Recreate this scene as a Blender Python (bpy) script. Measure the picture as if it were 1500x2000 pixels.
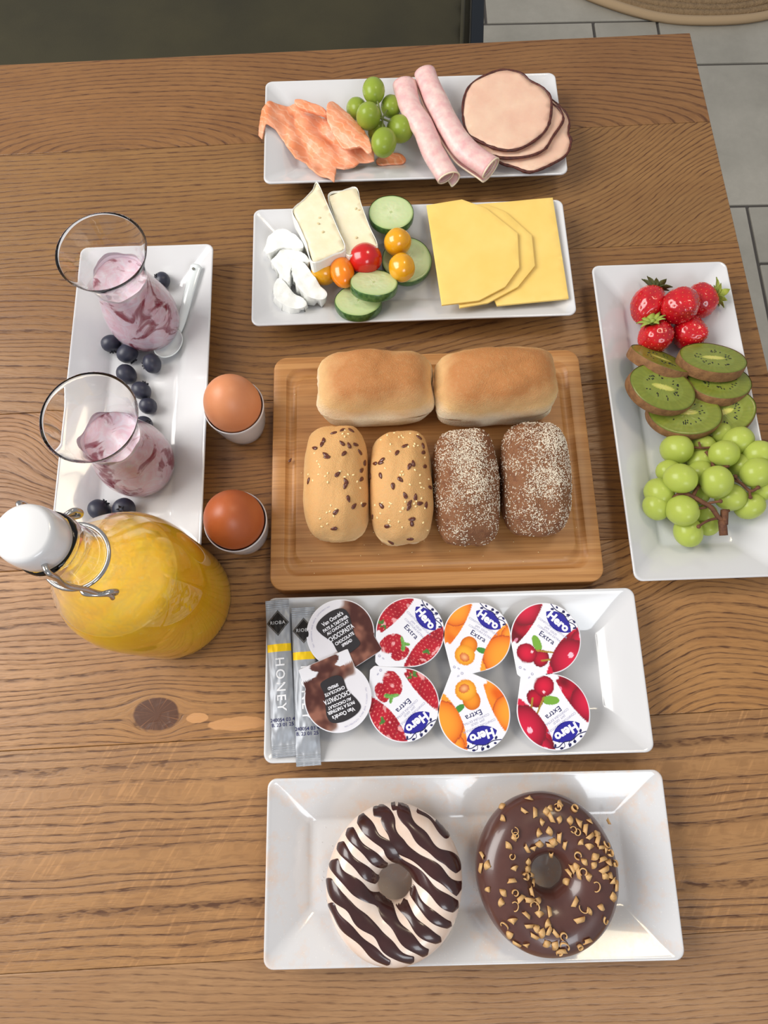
import bpy, bmesh, math, random
from math import sin, cos, pi, radians, sqrt, exp, atan2
from mathutils import Vector, Matrix, noise as mn
from mathutils.geometry import delaunay_2d_cdt
from mathutils.bvhtree import BVHTree

for o in list(bpy.data.objects):
    bpy.data.objects.remove(o)
C = bpy.context.scene.collection
SC = bpy.context.scene
random.seed(7)

# ------------------------------------------------------------------ camera
F = 1288.93
CAMH = 0.522
PT, RL = radians(15.5266), radians(-1.1763)
_r = Vector((1, 0, 0)); _b = Vector((0, -sin(PT), cos(PT))); _u = _b.cross(_r)
CR = cos(RL) * _r + sin(RL) * _u
CU = -sin(RL) * _r + cos(RL) * _u
CB = _b
cam = bpy.data.objects.new('camera', bpy.data.cameras.new('camera'))
C.objects.link(cam)
cam.data.sensor_fit = 'HORIZONTAL'; cam.data.sensor_width = 36
cam.data.lens = F / 1500 * 36
cam.data.clip_start = 0.01
m = Matrix.Identity(4)
for i in range(3):
    m[i][0] = CR[i]; m[i][1] = CU[i]; m[i][2] = CB[i]
m.translation = Vector((0, 0, CAMH))
cam.matrix_world = m
SC.camera = cam

def at(px, py, z=0.0):
    """point of the place at height z that the photograph shows at pixel (px, py)"""
    d = CR * ((px - 750) / F) + CU * (-(py - 1000) / F) - CB
    t = (z - CAMH) / d.z
    return Vector((0, 0, CAMH)) + d * t

# ------------------------------------------------------------------ light
SC.view_settings.view_transform = 'Standard'
SC.view_settings.look = 'None'
SC.view_settings.gamma = 1.0
SC.view_settings.use_curve_mapping = False
SC.view_settings.exposure = 0.0
w = bpy.data.worlds.new('room_light'); SC.world = w
w.use_nodes = True
w.node_tree.nodes['Background'].inputs[0].default_value = (0.95, 0.95, 1.0, 1)
w.node_tree.nodes['Background'].inputs[1].default_value = 0.40

def area(name, loc, target, sx, sy, power, col):
    l = bpy.data.lights.new(name, 'AREA'); l.shape = 'RECTANGLE'
    l.size = sx; l.size_y = sy; l.energy = power; l.color = col
    o = bpy.data.objects.new(name, l); C.objects.link(o)
    o.location = loc
    o.rotation_euler = (Vector(target) - Vector(loc)).to_track_quat('-Z', 'Y').to_euler()
    return o
area('window_light', (-1.6, .35, 1.35), (0, .15, 0), 1.5, 1.2, 51, (1.0, .97, .93))
area('far_window_light', (.7, -1.9, 1.5), (0, .1, 0), 1.0, .9, 18, (.9, .95, 1.0))
area('ceiling_lamp_light', (.55, .75, 1.6), (0.1, .1, 0), .35, .35, 5, (1.0, .85, .6))

# ------------------------------------------------------------------ helpers
def srgb(*c):
    out = []
    for v in c[:3]:
        v = v / 255
        out.append(v / 12.92 if v <= .04045 else ((v + .055) / 1.055) ** 2.4)
    return (out[0], out[1], out[2], 1.0)

class NT:
    def __init__(s, name):
        s.m = bpy.data.materials.new(name); s.m.use_nodes = True
        s.t = s.m.node_tree; s.b = s.t.nodes['Principled BSDF']
    def n(s, typ, props=None, **ins):
        nd = s.t.nodes.new(typ)
        for k, v in (props or {}).items(): setattr(nd, k, v)
        for k, v in ins.items():
            s.put(nd, int(k[1:]) if k[0] == 'i' and k[1:].isdigit() else k.replace('_', ' '), v)
        return nd
    def put(s, nd, k, v):
        if isinstance(v, bpy.types.NodeSocket): s.t.links.new(v, nd.inputs[k])
        elif isinstance(v, bpy.types.Node): s.t.links.new(v.outputs[0], nd.inputs[k])
        else:
            nd.inputs[k].default_value = v
    def math(s, op, a, b=0.0, c=0.0, clamp=False):
        nd = s.n('ShaderNodeMath', {'operation': op, 'use_clamp': clamp}, i0=a, i1=b, i2=c)
        return nd.outputs[0]
    def mix(s, f, a, b, typ='MIX'):
        nd = s.n('ShaderNodeMix', {'data_type': 'RGBA', 'blend_type': typ})
        s.put(nd, 0, f); s.put(nd, 6, a); s.put(nd, 7, b)
        return nd.outputs[2]
    def ramp(s, f, stops):
        nd = s.n('ShaderNodeValToRGB', None, i0=f)
        e = nd.color_ramp.elements
        while len(e) < len(stops): e.new(.5)
        for i, (p, c) in enumerate(stops):
            e[i].position = p; e[i].color = c
        return nd.outputs[0]
    def noise(s, vec, scale, detail=3, rough=.5, dist=0.0):
        nd = s.n('ShaderNodeTexNoise', None, Vector=vec, Scale=scale, Detail=detail, Roughness=rough, Distortion=dist)
        return nd.outputs[0]
    def obj(s): return s.n('ShaderNodeTexCoord').outputs['Object']
    def scale(s, vec, x, y, z):
        return s.n('ShaderNodeVectorMath', {'operation': 'MULTIPLY'}, i0=vec, i1=(x, y, z)).outputs[0]
    def bump(s, h, strength=.3, dist=.001):
        nd = s.n('ShaderNodeBump', None, Strength=strength, Distance=dist, Height=h)
        s.put(s.b, 'Normal', nd.outputs[0])
    def set(s, **k):
        for a, v in k.items(): s.put(s.b, a.replace('_', ' '), v)
        return s

def plain(name, col, rough=.5, **k):
    t = NT(name); t.set(Base_Color=col, Roughness=rough, **k); return t.m

def attr_mat(name, rough=.4, attr='paint', **k):
    t = NT(name)
    a = t.n('ShaderNodeVertexColor', {'layer_name': attr})
    t.set(Base_Color=a.outputs[0], Roughness=rough, **k); return t.m

def mesh(name, verts, faces, smooth=True):
    me = bpy.data.meshes.new(name)
    me.from_pydata([tuple(v) for v in verts], [], faces)
    me.update()
    if smooth: me.polygons.foreach_set('use_smooth', [True] * len(me.polygons))
    return me

def obj(name, me, mat=None, parent=None, loc=(0, 0, 0), rot=(0, 0, 0)):
    o = bpy.data.objects.new(name, me)
    C.objects.link(o)
    if mat is not None and me is not None and not me.materials: me.materials.append(mat)
    o.location = loc; o.rotation_euler = rot
    if parent is not None: o.parent = parent
    return o

def tag(o, label, cat, group=None):
    o['label'] = label; o['category'] = cat
    if group: o['group'] = group
    return o

def thing(name, label, cat, loc=(0, 0, 0), rot=(0, 0, 0), group=None):
    o = bpy.data.objects.new(name, None); C.objects.link(o)
    o.empty_display_size = .01
    o.location = loc; o.rotation_euler = rot
    return tag(o, label, cat, group)

def paint(me, cols, name='paint'):
    a = me.color_attributes.new(name, 'FLOAT_COLOR', 'POINT')
    flat = []
    for c in cols: flat += [c[0], c[1], c[2], 1.0]
    a.data.foreach_set('color', flat)

def lathe(prof, n=48, cap0=True, cap1=True, sx=1, sy=1):
    v, f = [], []
    for r, z in prof:
        for k in range(n):
            a = 2 * pi * k / n
            v.append((r * cos(a) * sx, r * sin(a) * sy, z))
    for i in range(len(prof) - 1):
        for k in range(n):
            k2 = (k + 1) % n
            f.append((i * n + k, i * n + k2, (i + 1) * n + k2, (i + 1) * n + k))
    if cap0: f.append(tuple(range(n - 1, -1, -1)))
    if cap1: f.append(tuple((len(prof) - 1) * n + k for k in range(n)))
    return v, f

def tube(pts, rad, n=8, closed=False, cap=True):
    pts = [Vector(p) for p in pts]; N = len(pts)
    if not hasattr(rad, '__len__'): rad = [rad] * N
    v, f = [], []
    nrm = None
    for i, p in enumerate(pts):
        a = pts[(i - 1) % N] if (closed or i > 0) else p
        b = pts[(i + 1) % N] if (closed or i < N - 1) else p
        t = (b - a).normalized()
        if nrm is None:
            nrm = t.cross(Vector((0, 0, 1)))
            if nrm.length < .1: nrm = t.cross(Vector((0, 1, 0)))
        nrm = (nrm - t * nrm.dot(t)).normalized()
        bn = t.cross(nrm)
        for k in range(n):
            a2 = 2 * pi * k / n
            v.append(p + (nrm * cos(a2) + bn * sin(a2)) * rad[i])
    for i in range(N if closed else N - 1):
        for k in range(n):
            k2 = (k + 1) % n; j = (i + 1) % N
            f.append((i * n + k, i * n + k2, j * n + k2, j * n + k))
    if cap and not closed:
        f.append(tuple(range(n - 1, -1, -1))); f.append(tuple((N - 1) * n + k for k in range(n)))
    return v, f

def join(parts):
    V, Fc = [], []
    for v, f in parts:
        o = len(V); V += list(v); Fc += [tuple(i + o for i in q) for q in f]
    return V, Fc

def spline(pts, n=8, closed=False):
    P = [Vector(p) for p in pts]; N = len(P); out = []
    for i in range(N if closed else N - 1):
        if closed: a, b, c, d = P[(i - 1) % N], P[i], P[(i + 1) % N], P[(i + 2) % N]
        else: a, b, c, d = P[max(i - 1, 0)], P[i], P[i + 1], P[min(i + 2, N - 1)]
        for k in range(n):
            t = k / n
            out.append(.5 * ((2 * b) + (c - a) * t + (2 * a - 5 * b + 4 * c - d) * t * t + (3 * b - a - 3 * c + d) * t ** 3))
    if not closed: out.append(P[-1])
    return out

def box(x0, x1, y0, y1, z0, z1):
    v = [(x, y, z) for z in (z0, z1) for y in (y0, y1) for x in (x0, x1)]
    return v, [(0, 2, 3, 1), (4, 5, 7, 6), (0, 1, 5, 4), (2, 6, 7, 3), (1, 3, 7, 5), (0, 4, 6, 2)]

def bevel(o, w_=.001, seg=2, ang=40):
    md = o.modifiers.new('bevel', 'BEVEL'); md.width = w_; md.segments = seg
    md.limit_method = 'ANGLE'; md.angle_limit = radians(ang)
    return o

def solid(o, t, off=-1.0):
    md = o.modifiers.new('solid', 'SOLIDIFY'); md.thickness = t; md.offset = off
    return o

def inside(p, poly):
    c = False; n = len(poly)
    for i in range(n):
        a, b = poly[i], poly[(i + 1) % n]
        if (a[1] > p[1]) != (b[1] > p[1]) and p[0] < (b[0] - a[0]) * (p[1] - a[1]) / (b[1] - a[1]) + a[0]:
            c = not c
    return c

def fill(poly, sp, zf=None, edge=None):
    """triangulated sheet inside a 2D polygon, interior points every sp, z from zf"""
    P = []
    n = len(poly)
    for i in range(n):
        a, b = Vector(poly[i][:2]), Vector(poly[(i + 1) % n][:2])
        k = max(1, int((b - a).length / (edge or sp)))
        for j in range(k): P.append(a.lerp(b, j / k))
    nb = len(P)
    xs = [p.x for p in P]; ys = [p.y for p in P]
    bd = list(P)
    y = min(ys) + sp * .5; row = 0
    while y < max(ys):
        x = min(xs) + sp * (.5 if row % 2 else 0)
        while x < max(xs):
            q = Vector((x, y))
            if inside(q, bd) and min((q - r).length_squared for r in bd) > (sp * .45) ** 2: P.append(q)
            x += sp
        y += sp * .87; row += 1
    r = delaunay_2d_cdt(P, [(i, (i + 1) % nb) for i in range(nb)], [], 1, 1e-7)
    vs, fs = r[0], r[2]
    V = [(v.x, v.y, zf(v.x, v.y) if zf else 0.0) for v in vs]
    fs = [tuple(q) for q in fs]
    # make faces point up
    out = []
    for q in fs:
        a, b, c = (Vector(vs[i]) for i in q[:3])
        if (b - a).cross(c - a) < 0: q = tuple(reversed(q))
        out.append(q)
    return V, out

def sphere_fn(fn, nu=32, nv=18):
    """closed surface from fn(direction) -> point"""
    v = [fn(Vector((0, 0, -1)))]
    for j in range(1, nv):
        th = pi * j / nv
        for i in range(nu):
            a = 2 * pi * i / nu
            v.append(fn(Vector((sin(th) * cos(a), sin(th) * sin(a), -cos(th)))))
    v.append(fn(Vector((0, 0, 1))))
    f = [(0, 1 + (i + 1) % nu, 1 + i) for i in range(nu)]
    for j in range(nv - 2):
        for i in range(nu):
            i2 = (i + 1) % nu; a = 1 + j * nu
            f.append((a + i, a + i2, a + nu + i2, a + nu + i))
    a = 1 + (nv - 2) * nu; t = len(v) - 1
    f += [(a + i, a + (i + 1) % nu, t) for i in range(nu)]
    return v, f

def ell(rx, ry, rz, nu=24, nv=14, wob=0.0, seed=0):
    def fn(d):
        k = 1 + (wob * mn.noise(d * 1.7 + Vector((seed * 3.1, 0, 0))) if wob else 0)
        return Vector((d.x * rx, d.y * ry, d.z * rz)) * k
    return sphere_fn(fn, nu, nv)

def nz(x, y, z=0.0): return mn.noise(Vector((x, y, z)))

def text_geo(s, size, bold=0.0, align='CENTER', spacing=1.0, sx=1.0):
    cu = bpy.data.curves.new('t', 'FONT'); cu.body = s; cu.size = size
    cu.align_x = align; cu.align_y = 'CENTER'; cu.offset = bold; cu.space_character = spacing
    cu.resolution_u = 3
    o = bpy.data.objects.new('t', cu); C.objects.link(o)
    bpy.context.view_layer.update()
    dg = bpy.context.evaluated_depsgraph_get()
    me = bpy.data.meshes.new_from_object(o.evaluated_get(dg))
    V = [(v.co.x * sx, v.co.y, 0.0) for v in me.vertices]
    Fc = [tuple(p.vertices) for p in me.polygons]
    bpy.data.objects.remove(o); bpy.data.curves.remove(cu); bpy.data.meshes.remove(me)
    return V, Fc

def xf(geo, dx=0, dy=0, dz=0, rot=0, s=1.0):
    c_, s_ = cos(rot), sin(rot)
    return [((x * c_ - y * s_) * s + dx, (x * s_ + y * c_) * s + dy, z + dz) for x, y, z in geo[0]], geo[1]

# ------------------------------------------------------------------ materials
def wood_mat(name, light, dark, ring=.0048, hills=(), knot=None, tilt=0.0, warp=.010, seed=0.0, flecks=False, ringmix=.75, pore=.8, ells=(), vary=.006, pale=()):
    t = NT(name)
    co = t.obj()
    sep = t.n('ShaderNodeSeparateXYZ', None, i0=co)
    x, y = sep.outputs[0], sep.outputs[1]
    shift = t.n('ShaderNodeVectorMath', {'operation': 'ADD'}, i0=co, i1=(seed * 1.37, seed * .71, 0)).outputs[0]
    ph = t.math('ADD', y, t.math('MULTIPLY', x, tilt))
    if ells:
        ph = None
        for (ex, ey, ea) in ells:
            ddx = t.math('MULTIPLY', t.math('SUBTRACT', x, ex), 1 / ea); ddy = t.math('SUBTRACT', y, ey)
            d_ = t.math('SQRT', t.math('ADD', t.math('MULTIPLY', ddx, ddx), t.math('MULTIPLY', ddy, ddy)))
            ph = d_ if ph is None else t.math('MINIMUM', ph, d_)
    w1 = t.noise(t.scale(shift, 3.0, 7.0, 1), 1.0, 2)
    ph = t.math('ADD', ph, t.math('MULTIPLY', t.math('SUBTRACT', w1, .5), warp * 4))
    w2 = t.noise(t.scale(shift, 22, 90, 1), 1.0, 2)
    ph = t.math('ADD', ph, t.math('MULTIPLY', t.math('SUBTRACT', w2, .5), .0035))
    for (hx, amp, sl, sr) in hills:
        dx = t.math('SUBTRACT', x, hx)
        l = t.math('DIVIDE', t.math('MINIMUM', dx, 0.0), sl)
        r = t.math('DIVIDE', t.math('MAXIMUM', dx, 0.0), sr)
        q = t.math('ADD', t.math('MULTIPLY', l, l), t.math('MULTIPLY', r, r))
        g = t.math('EXPONENT', t.math('MULTIPLY', q, -1.0))
        ph = t.math('SUBTRACT', ph, t.math('MULTIPLY', g, amp))
    kn = None
    if knot:
        kx, ky, kr, ka = knot
        dx = t.math('SUBTRACT', x, kx); dy = t.math('SUBTRACT', y, ky)
        dx2 = t.math('MULTIPLY', dx, 1 / ka)
        r2 = t.math('ADD', t.math('MULTIPLY', dx2, dx2), t.math('MULTIPLY', dy, dy))
        r2w = t.math('ADD', r2, t.math('MULTIPLY', t.math('SUBTRACT', t.noise(co, 60, 2), .5), kr * kr * .5))
        fac = t.math('SUBTRACT', 1.0, t.math('MINIMUM', t.math('DIVIDE', kr * kr, t.math('MAXIMUM', r2, 1e-6)), 1.0))
        phk = t.math('ADD', t.math('MULTIPLY', dy, fac), ky)
        near = t.math('EXPONENT', t.math('MULTIPLY', r2, -1 / (kr * kr * 14)))
        ph = t.math('ADD', ph, t.math('MULTIPLY', near, t.math('SUBTRACT', phk, y)))
        kn = t.ramp(t.math('DIVIDE', r2w, kr * kr), [(.80, (1, 1, 1, 1)), (.95, (0, 0, 0, 1))])
    v1 = t.n('ShaderNodeTexNoise', {'noise_dimensions': '1D'}, W=t.math('ADD', t.math('MULTIPLY', ph, 38), seed * 5), Scale=1.0, Detail=1).outputs[0]
    ph = t.math('ADD', ph, t.math('MULTIPLY', t.math('SUBTRACT', v1, .5), vary * 2.2))
    cyc = t.math('FRACT', t.math('DIVIDE', ph, ring))
    rs = t.ramp(cyc, [(0, (.15, .15, .15, 1)), (.60, (0, 0, 0, 1)), (.82, (.9, .9, .9, 1)), (.93, (1, 1, 1, 1)), (1, (.15, .15, .15, 1))])
    vis = t.ramp(t.noise(t.scale(shift, 5, 26, 1), 1.0, 3), [(.30, (.35, .35, .35, 1)), (.60, (1, 1, 1, 1))])
    # pores: short dashes that follow the grain
    pv = t.n('ShaderNodeCombineXYZ', None, i0=t.math('MULTIPLY', x, 75), i1=t.math('MULTIPLY', ph, 1100), i2=seed).outputs[0]
    pn = t.noise(pv, 1.0, 2, .6)
    pores = t.ramp(pn, [(.48, (0, 0, 0, 1)), (.60, (1, 1, 1, 1))])
    rr = t.math('MULTIPLY', t.math('MULTIPLY', rs, vis), ringmix)
    rp = t.math('MULTIPLY', pores, t.math('ADD', t.math('MULTIPLY', rs, .6), .22))
    f = t.math('ADD', t.math('MULTIPLY', rr, .80), t.math('MULTIPLY', rp, pore), clamp=True)
    big = t.noise(t.scale(shift, 4, 9, 1), 1.0, 3)
    fine = t.noise(t.scale(shift, 40, 500, 1), 1.0, 2)
    base = t.mix(t.ramp(big, [(.3, (0, 0, 0, 1)), (.7, (1, 1, 1, 1))]), light, tuple(a * .74 for a in light[:3]) + (1,))
    mot = t.ramp(t.noise(t.scale(shift, 9, 30, 1), 1.0, 5, .65, .6), [(.38, (0, 0, 0, 1)), (.66, (1, 1, 1, 1))])
    base = t.mix(t.math('MULTIPLY', mot, .55), base, tuple(a * b for a, b in zip(light[:3], (.60, .52, .46))) + (1,))
    base = t.mix(t.math('MULTIPLY', fine, .6), base, tuple(a * .62 for a in light[:3]) + (1,))
    if flecks:
        fx = t.n('ShaderNodeVectorMath', {'operation': 'ADD'}, i0=co, i1=(0, 0, 3)).outputs[0]
        rot = t.n('ShaderNodeVectorRotate', {'rotation_type': 'Z_AXIS'}, Vector=fx, Angle=radians(-58)).outputs[0]
        fn_ = t.noise(t.scale(rot, 30, 330, 1), 1.0, 2)
        fl = t.math('MULTIPLY', t.ramp(fn_, [(.55, (0, 0, 0, 1)), (.64, (1, 1, 1, 1))]), t.math('MULTIPLY', mot, t.math('SUBTRACT', 1.0, t.math('MULTIPLY', f, .5))))
        base = t.mix(t.math('MULTIPLY', fl, .42), base, tuple(min(1, a * 1.35) for a in light[:3]) + (1,))
    col = t.mix(f, base, dark)
    for (qx, qy, qa, qb) in pale:
        ddx = t.math('MULTIPLY', t.math('SUBTRACT', x, qx), 1 / qa); ddy = t.math('MULTIPLY', t.math('SUBTRACT', y, qy), 1 / qb)
        d_ = t.math('ADD', t.math('ADD', t.math('MULTIPLY', ddx, ddx), t.math('MULTIPLY', ddy, ddy)), t.math('MULTIPLY', t.math('SUBTRACT', t.noise(co, 90, 2), .5), .9))
        col = t.mix(t.ramp(d_, [(.8, (1, 1, 1, 1)), (.95, (0, 0, 0, 1))]), col, t.mix(t.math('MULTIPLY', fine, .3), srgb(196, 144, 92), srgb(150, 100, 56)))
    if kn is not None:
        ang = t.math('ARCTAN2', dy, dx)
        rad = t.noise(t.n('ShaderNodeCombineXYZ', None, i0=t.math('MULTIPLY', ang, 9.0), i1=t.math('MULTIPLY', r2, 1200)).outputs[0], 1.0, 2)
        kc = t.mix(t.ramp(rad, [(.55, (0, 0, 0, 1)), (.72, (1, 1, 1, 1))]), srgb(84, 50, 30), srgb(130, 84, 50))
        col = t.mix(kn, col, kc)
    t.set(Base_Color=col, Roughness=t.math('ADD', t.math('MULTIPLY', f, .2), .36))
    t.put(t.b, 'Specular IOR Level', .45)
    t.bump(t.math('SUBTRACT', 1.0, f), .35, .0006)
    return t.m

def porcelain(name='white_glazed_porcelain', col=(.66, .66, .67, 1), stain=None):
    t = NT(name)
    c = col
    if stain:
        co = t.obj()
        n_ = t.noise(co, 55, 4, .7)
        msk = t.ramp(n_, [(.50, (0, 0, 0, 1)), (.74, (1, 1, 1, 1))])
        spk = t.ramp(t.noise(co, 900, 1), [(.70, (0, 0, 0, 1)), (.76, (1, 1, 1, 1))])
        c = t.mix(t.math('MULTIPLY', msk, .55), col, stain)
        c = t.mix(t.math('MULTIPLY', spk, .35), c, (.95, .93, .9, 1))
    t.set(Base_Color=c, Roughness=.16, Coat_Weight=.6, Coat_Roughness=.04)
    return t.m

M_PORC = porcelain()
M_PORC2 = porcelain('sugar_dusted_porcelain', stain=srgb(226, 190, 160))

def glass_mat(name, col=(1, 1, 1, 1), rough=0.0, ior=1.45):
    t = NT(name)
    t.set(Base_Color=col, Roughness=rough, IOR=ior, Transmission_Weight=1.0)
    return t.m
M_GLASS = glass_mat('clear_glass')

def food(name, col, rough=.4, sss=.25, rad=(1, .5, .3), scale=.004, var=None, vs=120, bump=None, spec=.5, coat=0):
    t = NT(name)
    c = col
    if var:
        co = t.obj()
        c = t.mix(t.ramp(t.noise(co, vs, 4, .6), [(.35, (0, 0, 0, 1)), (.65, (1, 1, 1, 1))]), col, var)
    t.set(Base_Color=c, Roughness=rough, Subsurface_Weight=sss, Subsurface_Scale=scale, Subsurface_Radius=rad)
    t.put(t.b, 'Specular IOR Level', spec)
    if coat: t.set(Coat_Weight=coat, Coat_Roughness=.08)
    if bump: t.bump(t.noise(t.obj(), bump[0], 4, .6), bump[1], bump[2])
    return t.m

# ================================================================== THE ROOM
FLZ = -0.75
tile_mats = []
for i in range(4):
    t = NT('grey_stone_tile_%d' % i)
    co = t.n('ShaderNodeVectorMath', {'operation': 'ADD'}, i0=t.obj(), i1=(i * 2.3, i, 0)).outputs[0]
    n1 = t.noise(co, 3.5, 6, .62); n2 = t.noise(co, 60, 3, .7)
    c = t.mix(t.ramp(n1, [(.35, (0, 0, 0, 1)), (.68, (1, 1, 1, 1))]), srgb(160, 156, 144), srgb(186, 181, 168))
    c = t.mix(t.math('MULTIPLY', n2, .35), c, srgb(136, 132, 122))
    t.set(Base_Color=c, Roughness=.55)
    t.bump(n2, .25, .001)
    tile_mats.append(t.m)
M_GROUT = plain('dark_grout', srgb(84, 80, 76), .9)
fv, ff = box(-1.6, 2.2, -1.4, 3.0, FLZ - .05, FLZ - .004)
floor = obj('floor', mesh('floor', fv, ff, False), M_GROUT); floor['kind'] = 'structure'

tiles = []
rows = [(2.035, 2.45, [-1.5, -.75, -.05, .55, 1.15, 2.1]),
        (1.622, 2.035, [-1.5, -.93, -.32, .282, .90, 1.5, 2.1]),
        (1.478, 1.622, [-1.5, -1.1, -.65, -.2, .1, .551, .712, 1.30, 2.1]),
        (1.063, 1.478, [-1.5, -.8, -.05, .36, 1.15, 2.1]),
        (-.35, .23, [-1.5, -.9, -.3, .3, .9, 2.1]),
        (-.9, -.35, [-1.5, -1.1, -.5, .1, .7, 1.4, 2.1]),
        (.23, .64, [-1.5, -.9, -.3, .3, .845, 1.4, 2.1]),
        (.64, 1.063, [-1.5, -.95, -.35, .2, .845])]
for y0, y1, xs in rows:
    for a, b in zip(xs[:-1], xs[1:]): tiles.append((a, b, y0, y1))
tiles += [(.845, 1.3, .91, 1.063), (.845, 1.3, .64, .91), (1.3, 2.1, .64, 1.063)]
for k, (a, b, y0, y1) in enumerate(tiles):
    g = .0035
    v, f = box(-(b - a) / 2 + g, (b - a) / 2 - g, -(y1 - y0) / 2 + g, (y1 - y0) / 2 - g, -.012, 0)
    o = obj('tile', mesh('tile', v, f, False), tile_mats[k % 4], floor, ((a + b) / 2, (y0 + y1) / 2, FLZ + random.uniform(-.0004, .0004)))
    bevel(o, .002, 2)

# ---- bench beyond the table
t = NT('dark_olive_upholstery')
co = t.obj()
c = t.mix(t.ramp(t.noise(co, 5, 4, .6), [(.35, (0, 0, 0, 1)), (.65, (1, 1, 1, 1))]), srgb(42, 38, 16), srgb(54, 49, 24))
t.set(Base_Color=c, Roughness=.8, Sheen_Weight=.05)
t.bump(t.noise(co, 700, 2), .4, .0006)
M_OLIVE = t.m
M_BLUESTEEL = plain('blue_black_steel', srgb(24, 31, 38), .4, Metallic=.4)
bench = thing('bench', 'dark olive upholstered bench with blue-black steel frame beyond the far table edge', 'bench', (-.5, .99, FLZ), (0, 0, radians(-4.5)))
bx0, bx1, by0, by1 = -.75, .648, -.18, .30
v, f = fill([(bx0, by0), (bx1, by0), (bx1, by1), (bx0, by1)], .03, lambda x, y: .47 + .004 * nz(x * 3, y * 3) - .010 * (max(0, abs(x - (bx0 + bx1) / 2) - (bx1 - bx0) / 2 + .04) / .04) ** 2 - .010 * (max(0, abs(y - .06) - .20) / .04) ** 2)
o = obj('seat', mesh('seat', v, f), M_OLIVE, bench); solid(o, .07)
for s_x in (bx1 - .012,):
    pv, pf = tube([(s_x, by0, .466), (s_x, by1, .466)], .0035, 8)
    obj('piping', mesh('piping', pv, pf), M_OLIVE, bench)
for nm, b in (('side_rail', box(bx1 + .002, bx1 + .022, by0, by1, .36, .468)), ('side_rail', box(bx0 - .022, bx0 - .002, by0, by1, .36, .468)),
              ('front_rail', box(bx0, bx1, by0 - .02, by0 - .001, .36, .40)), ('back_rail', box(bx0, bx1, by1 + .001, by1 + .02, .36, .40))):
    bevel(obj(nm, mesh(nm, *b, False), M_BLUESTEEL, bench), .002)
for x_ in (bx0 - .022, bx1 + .002):
    for y_ in (by0 - .02, by1 - .001):
        bevel(obj('leg', mesh('leg', *box(x_, x_ + .02, y_, y_ + .021, 0, .36), False), M_BLUESTEEL, bench), .002)

# ---- round woven rug
t = NT('woven_jute')
co = t.obj()
c = t.mix(t.noise(co, 130, 4, .7), srgb(104, 84, 60), srgb(176, 146, 108))
t.set(Base_Color=c, Roughness=.95)
t.bump(t.noise(co, 220, 3), .8, .004)
M_JUTE = t.m
M_JUTE2 = plain('pale_jute_edge', srgb(180, 154, 120), .95)
rug = thing('round_rug', 'round woven jute rug on the grey floor tiles behind the table', 'rug', (.85, 2.157, FLZ + .001))
RR = .555
rings = []
k = 0
r = RR
while r > .03:
    pts = [(r * cos(a * 2 * pi / 120), r * sin(a * 2 * pi / 120), .010 + .0012 * sin(a * 7 + k)) for a in range(120)]
    v, f = tube(pts, [.0105 + .0012 * sin(a * pi) * (1 if a % 2 else -1) for a in range(120)], 6, closed=True)
    obj('braid_ring', mesh('braid_ring', v, f), M_JUTE2 if k == 0 else M_JUTE, rug)
    r -= .0195; k += 1
v, f = lathe([(RR, .001), (RR, .006)], 96)
obj('backing', mesh('backing', v, f), M_JUTE, rug)

# ================================================================== TABLE
TA = radians(1.9)
def tl(p):
    return (p.x * cos(TA) + p.y * sin(TA), -p.x * sin(TA) + p.y * cos(TA))
table = thing('dining_table', 'oak plank dining table carrying the whole breakfast', 'table', (0, 0, -.75), (0, 0, TA))
kx, ky = tl(at(305, 1395, 0))
LI = srgb(168, 122, 76); DK = srgb(84, 50, 24)
LG = srgb(160, 120, 82)
hx = lambda px, py: tl(at(px, py, 0))[0]
planks = [  # two farthest planks toned darker: part plank variation, part shade put into colour
    (.524, .637, dict(ells=((hx(220, 290), .518, 3.6), (hx(1080, 240), .520, 3.4)), ring=.0052, seed=1, light=srgb(152, 108, 64), ringmix=.85, warp=.006, vary=.003)),
    (.387, .524, dict(hills=((hx(1500, 470), .11, .12, .1),), vary=.003, ring=.0054, seed=2, light=srgb(160, 118, 70), tilt=-.02, warp=.004)),
    (.250, .387, dict(hills=((hx(560, 560), -.05, .14, .2),), ring=.0060, seed=3, light=srgb(160, 115, 66), warp=.006)),
    (.112, .250, dict(ring=.0052, seed=4, light=srgb(166, 116, 64), warp=.016, hills=((hx(0, 950), .05, .1, .07),))),
    (-.025, .112, dict(ring=.0056, seed=5, light=srgb(186, 136, 82), warp=.010, pale=((*tl(at(468, 1413)), .024, .0052), (*tl(at(385, 1402)), .009, .004)), knot=(kx, ky, .0128, 1.5), hills=((hx(1420, 1400), .035, .06, .1),))),
    (-.171, -.025, dict(ring=.0078, vary=.010, seed=6, light=srgb(182, 136, 88), warp=.008, flecks=True)),
    (-.315, -.171, dict(ring=.0040, seed=7, light=srgb(182, 140, 98), ringmix=.45, pore=.6, warp=.006, vary=.002, tilt=.03)),
    (-.455, -.315, dict(ring=.005, seed=8, light=LI)),
    (-.60, -.455, dict(ring=.0055, seed=9, light=LI, hills=((-.2, .06, .15, .2),))),
]
for i, (y0, y1, kw) in enumerate(planks):
    lt = kw.pop('light')
    mt = wood_mat('oak_plank_grain_%d' % i, lt, DK, **kw)
    v, f = box(-1.0, .345, y0 + .00012, y1 - .00012, -.035, random.uniform(-.00015, 0))
    o = obj('plank', mesh('plank', v, f, False), mt, table, (0, 0, .75))
    bevel(o, .0006, 2)
M_LEG = plain('black_steel', srgb(28, 28, 30), .45, Metallic=.5)
bevel(obj('apron', mesh('apron', *box(-.92, .27, -.52, .56, .655, .714), False), M_LEG, table), .003)
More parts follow.
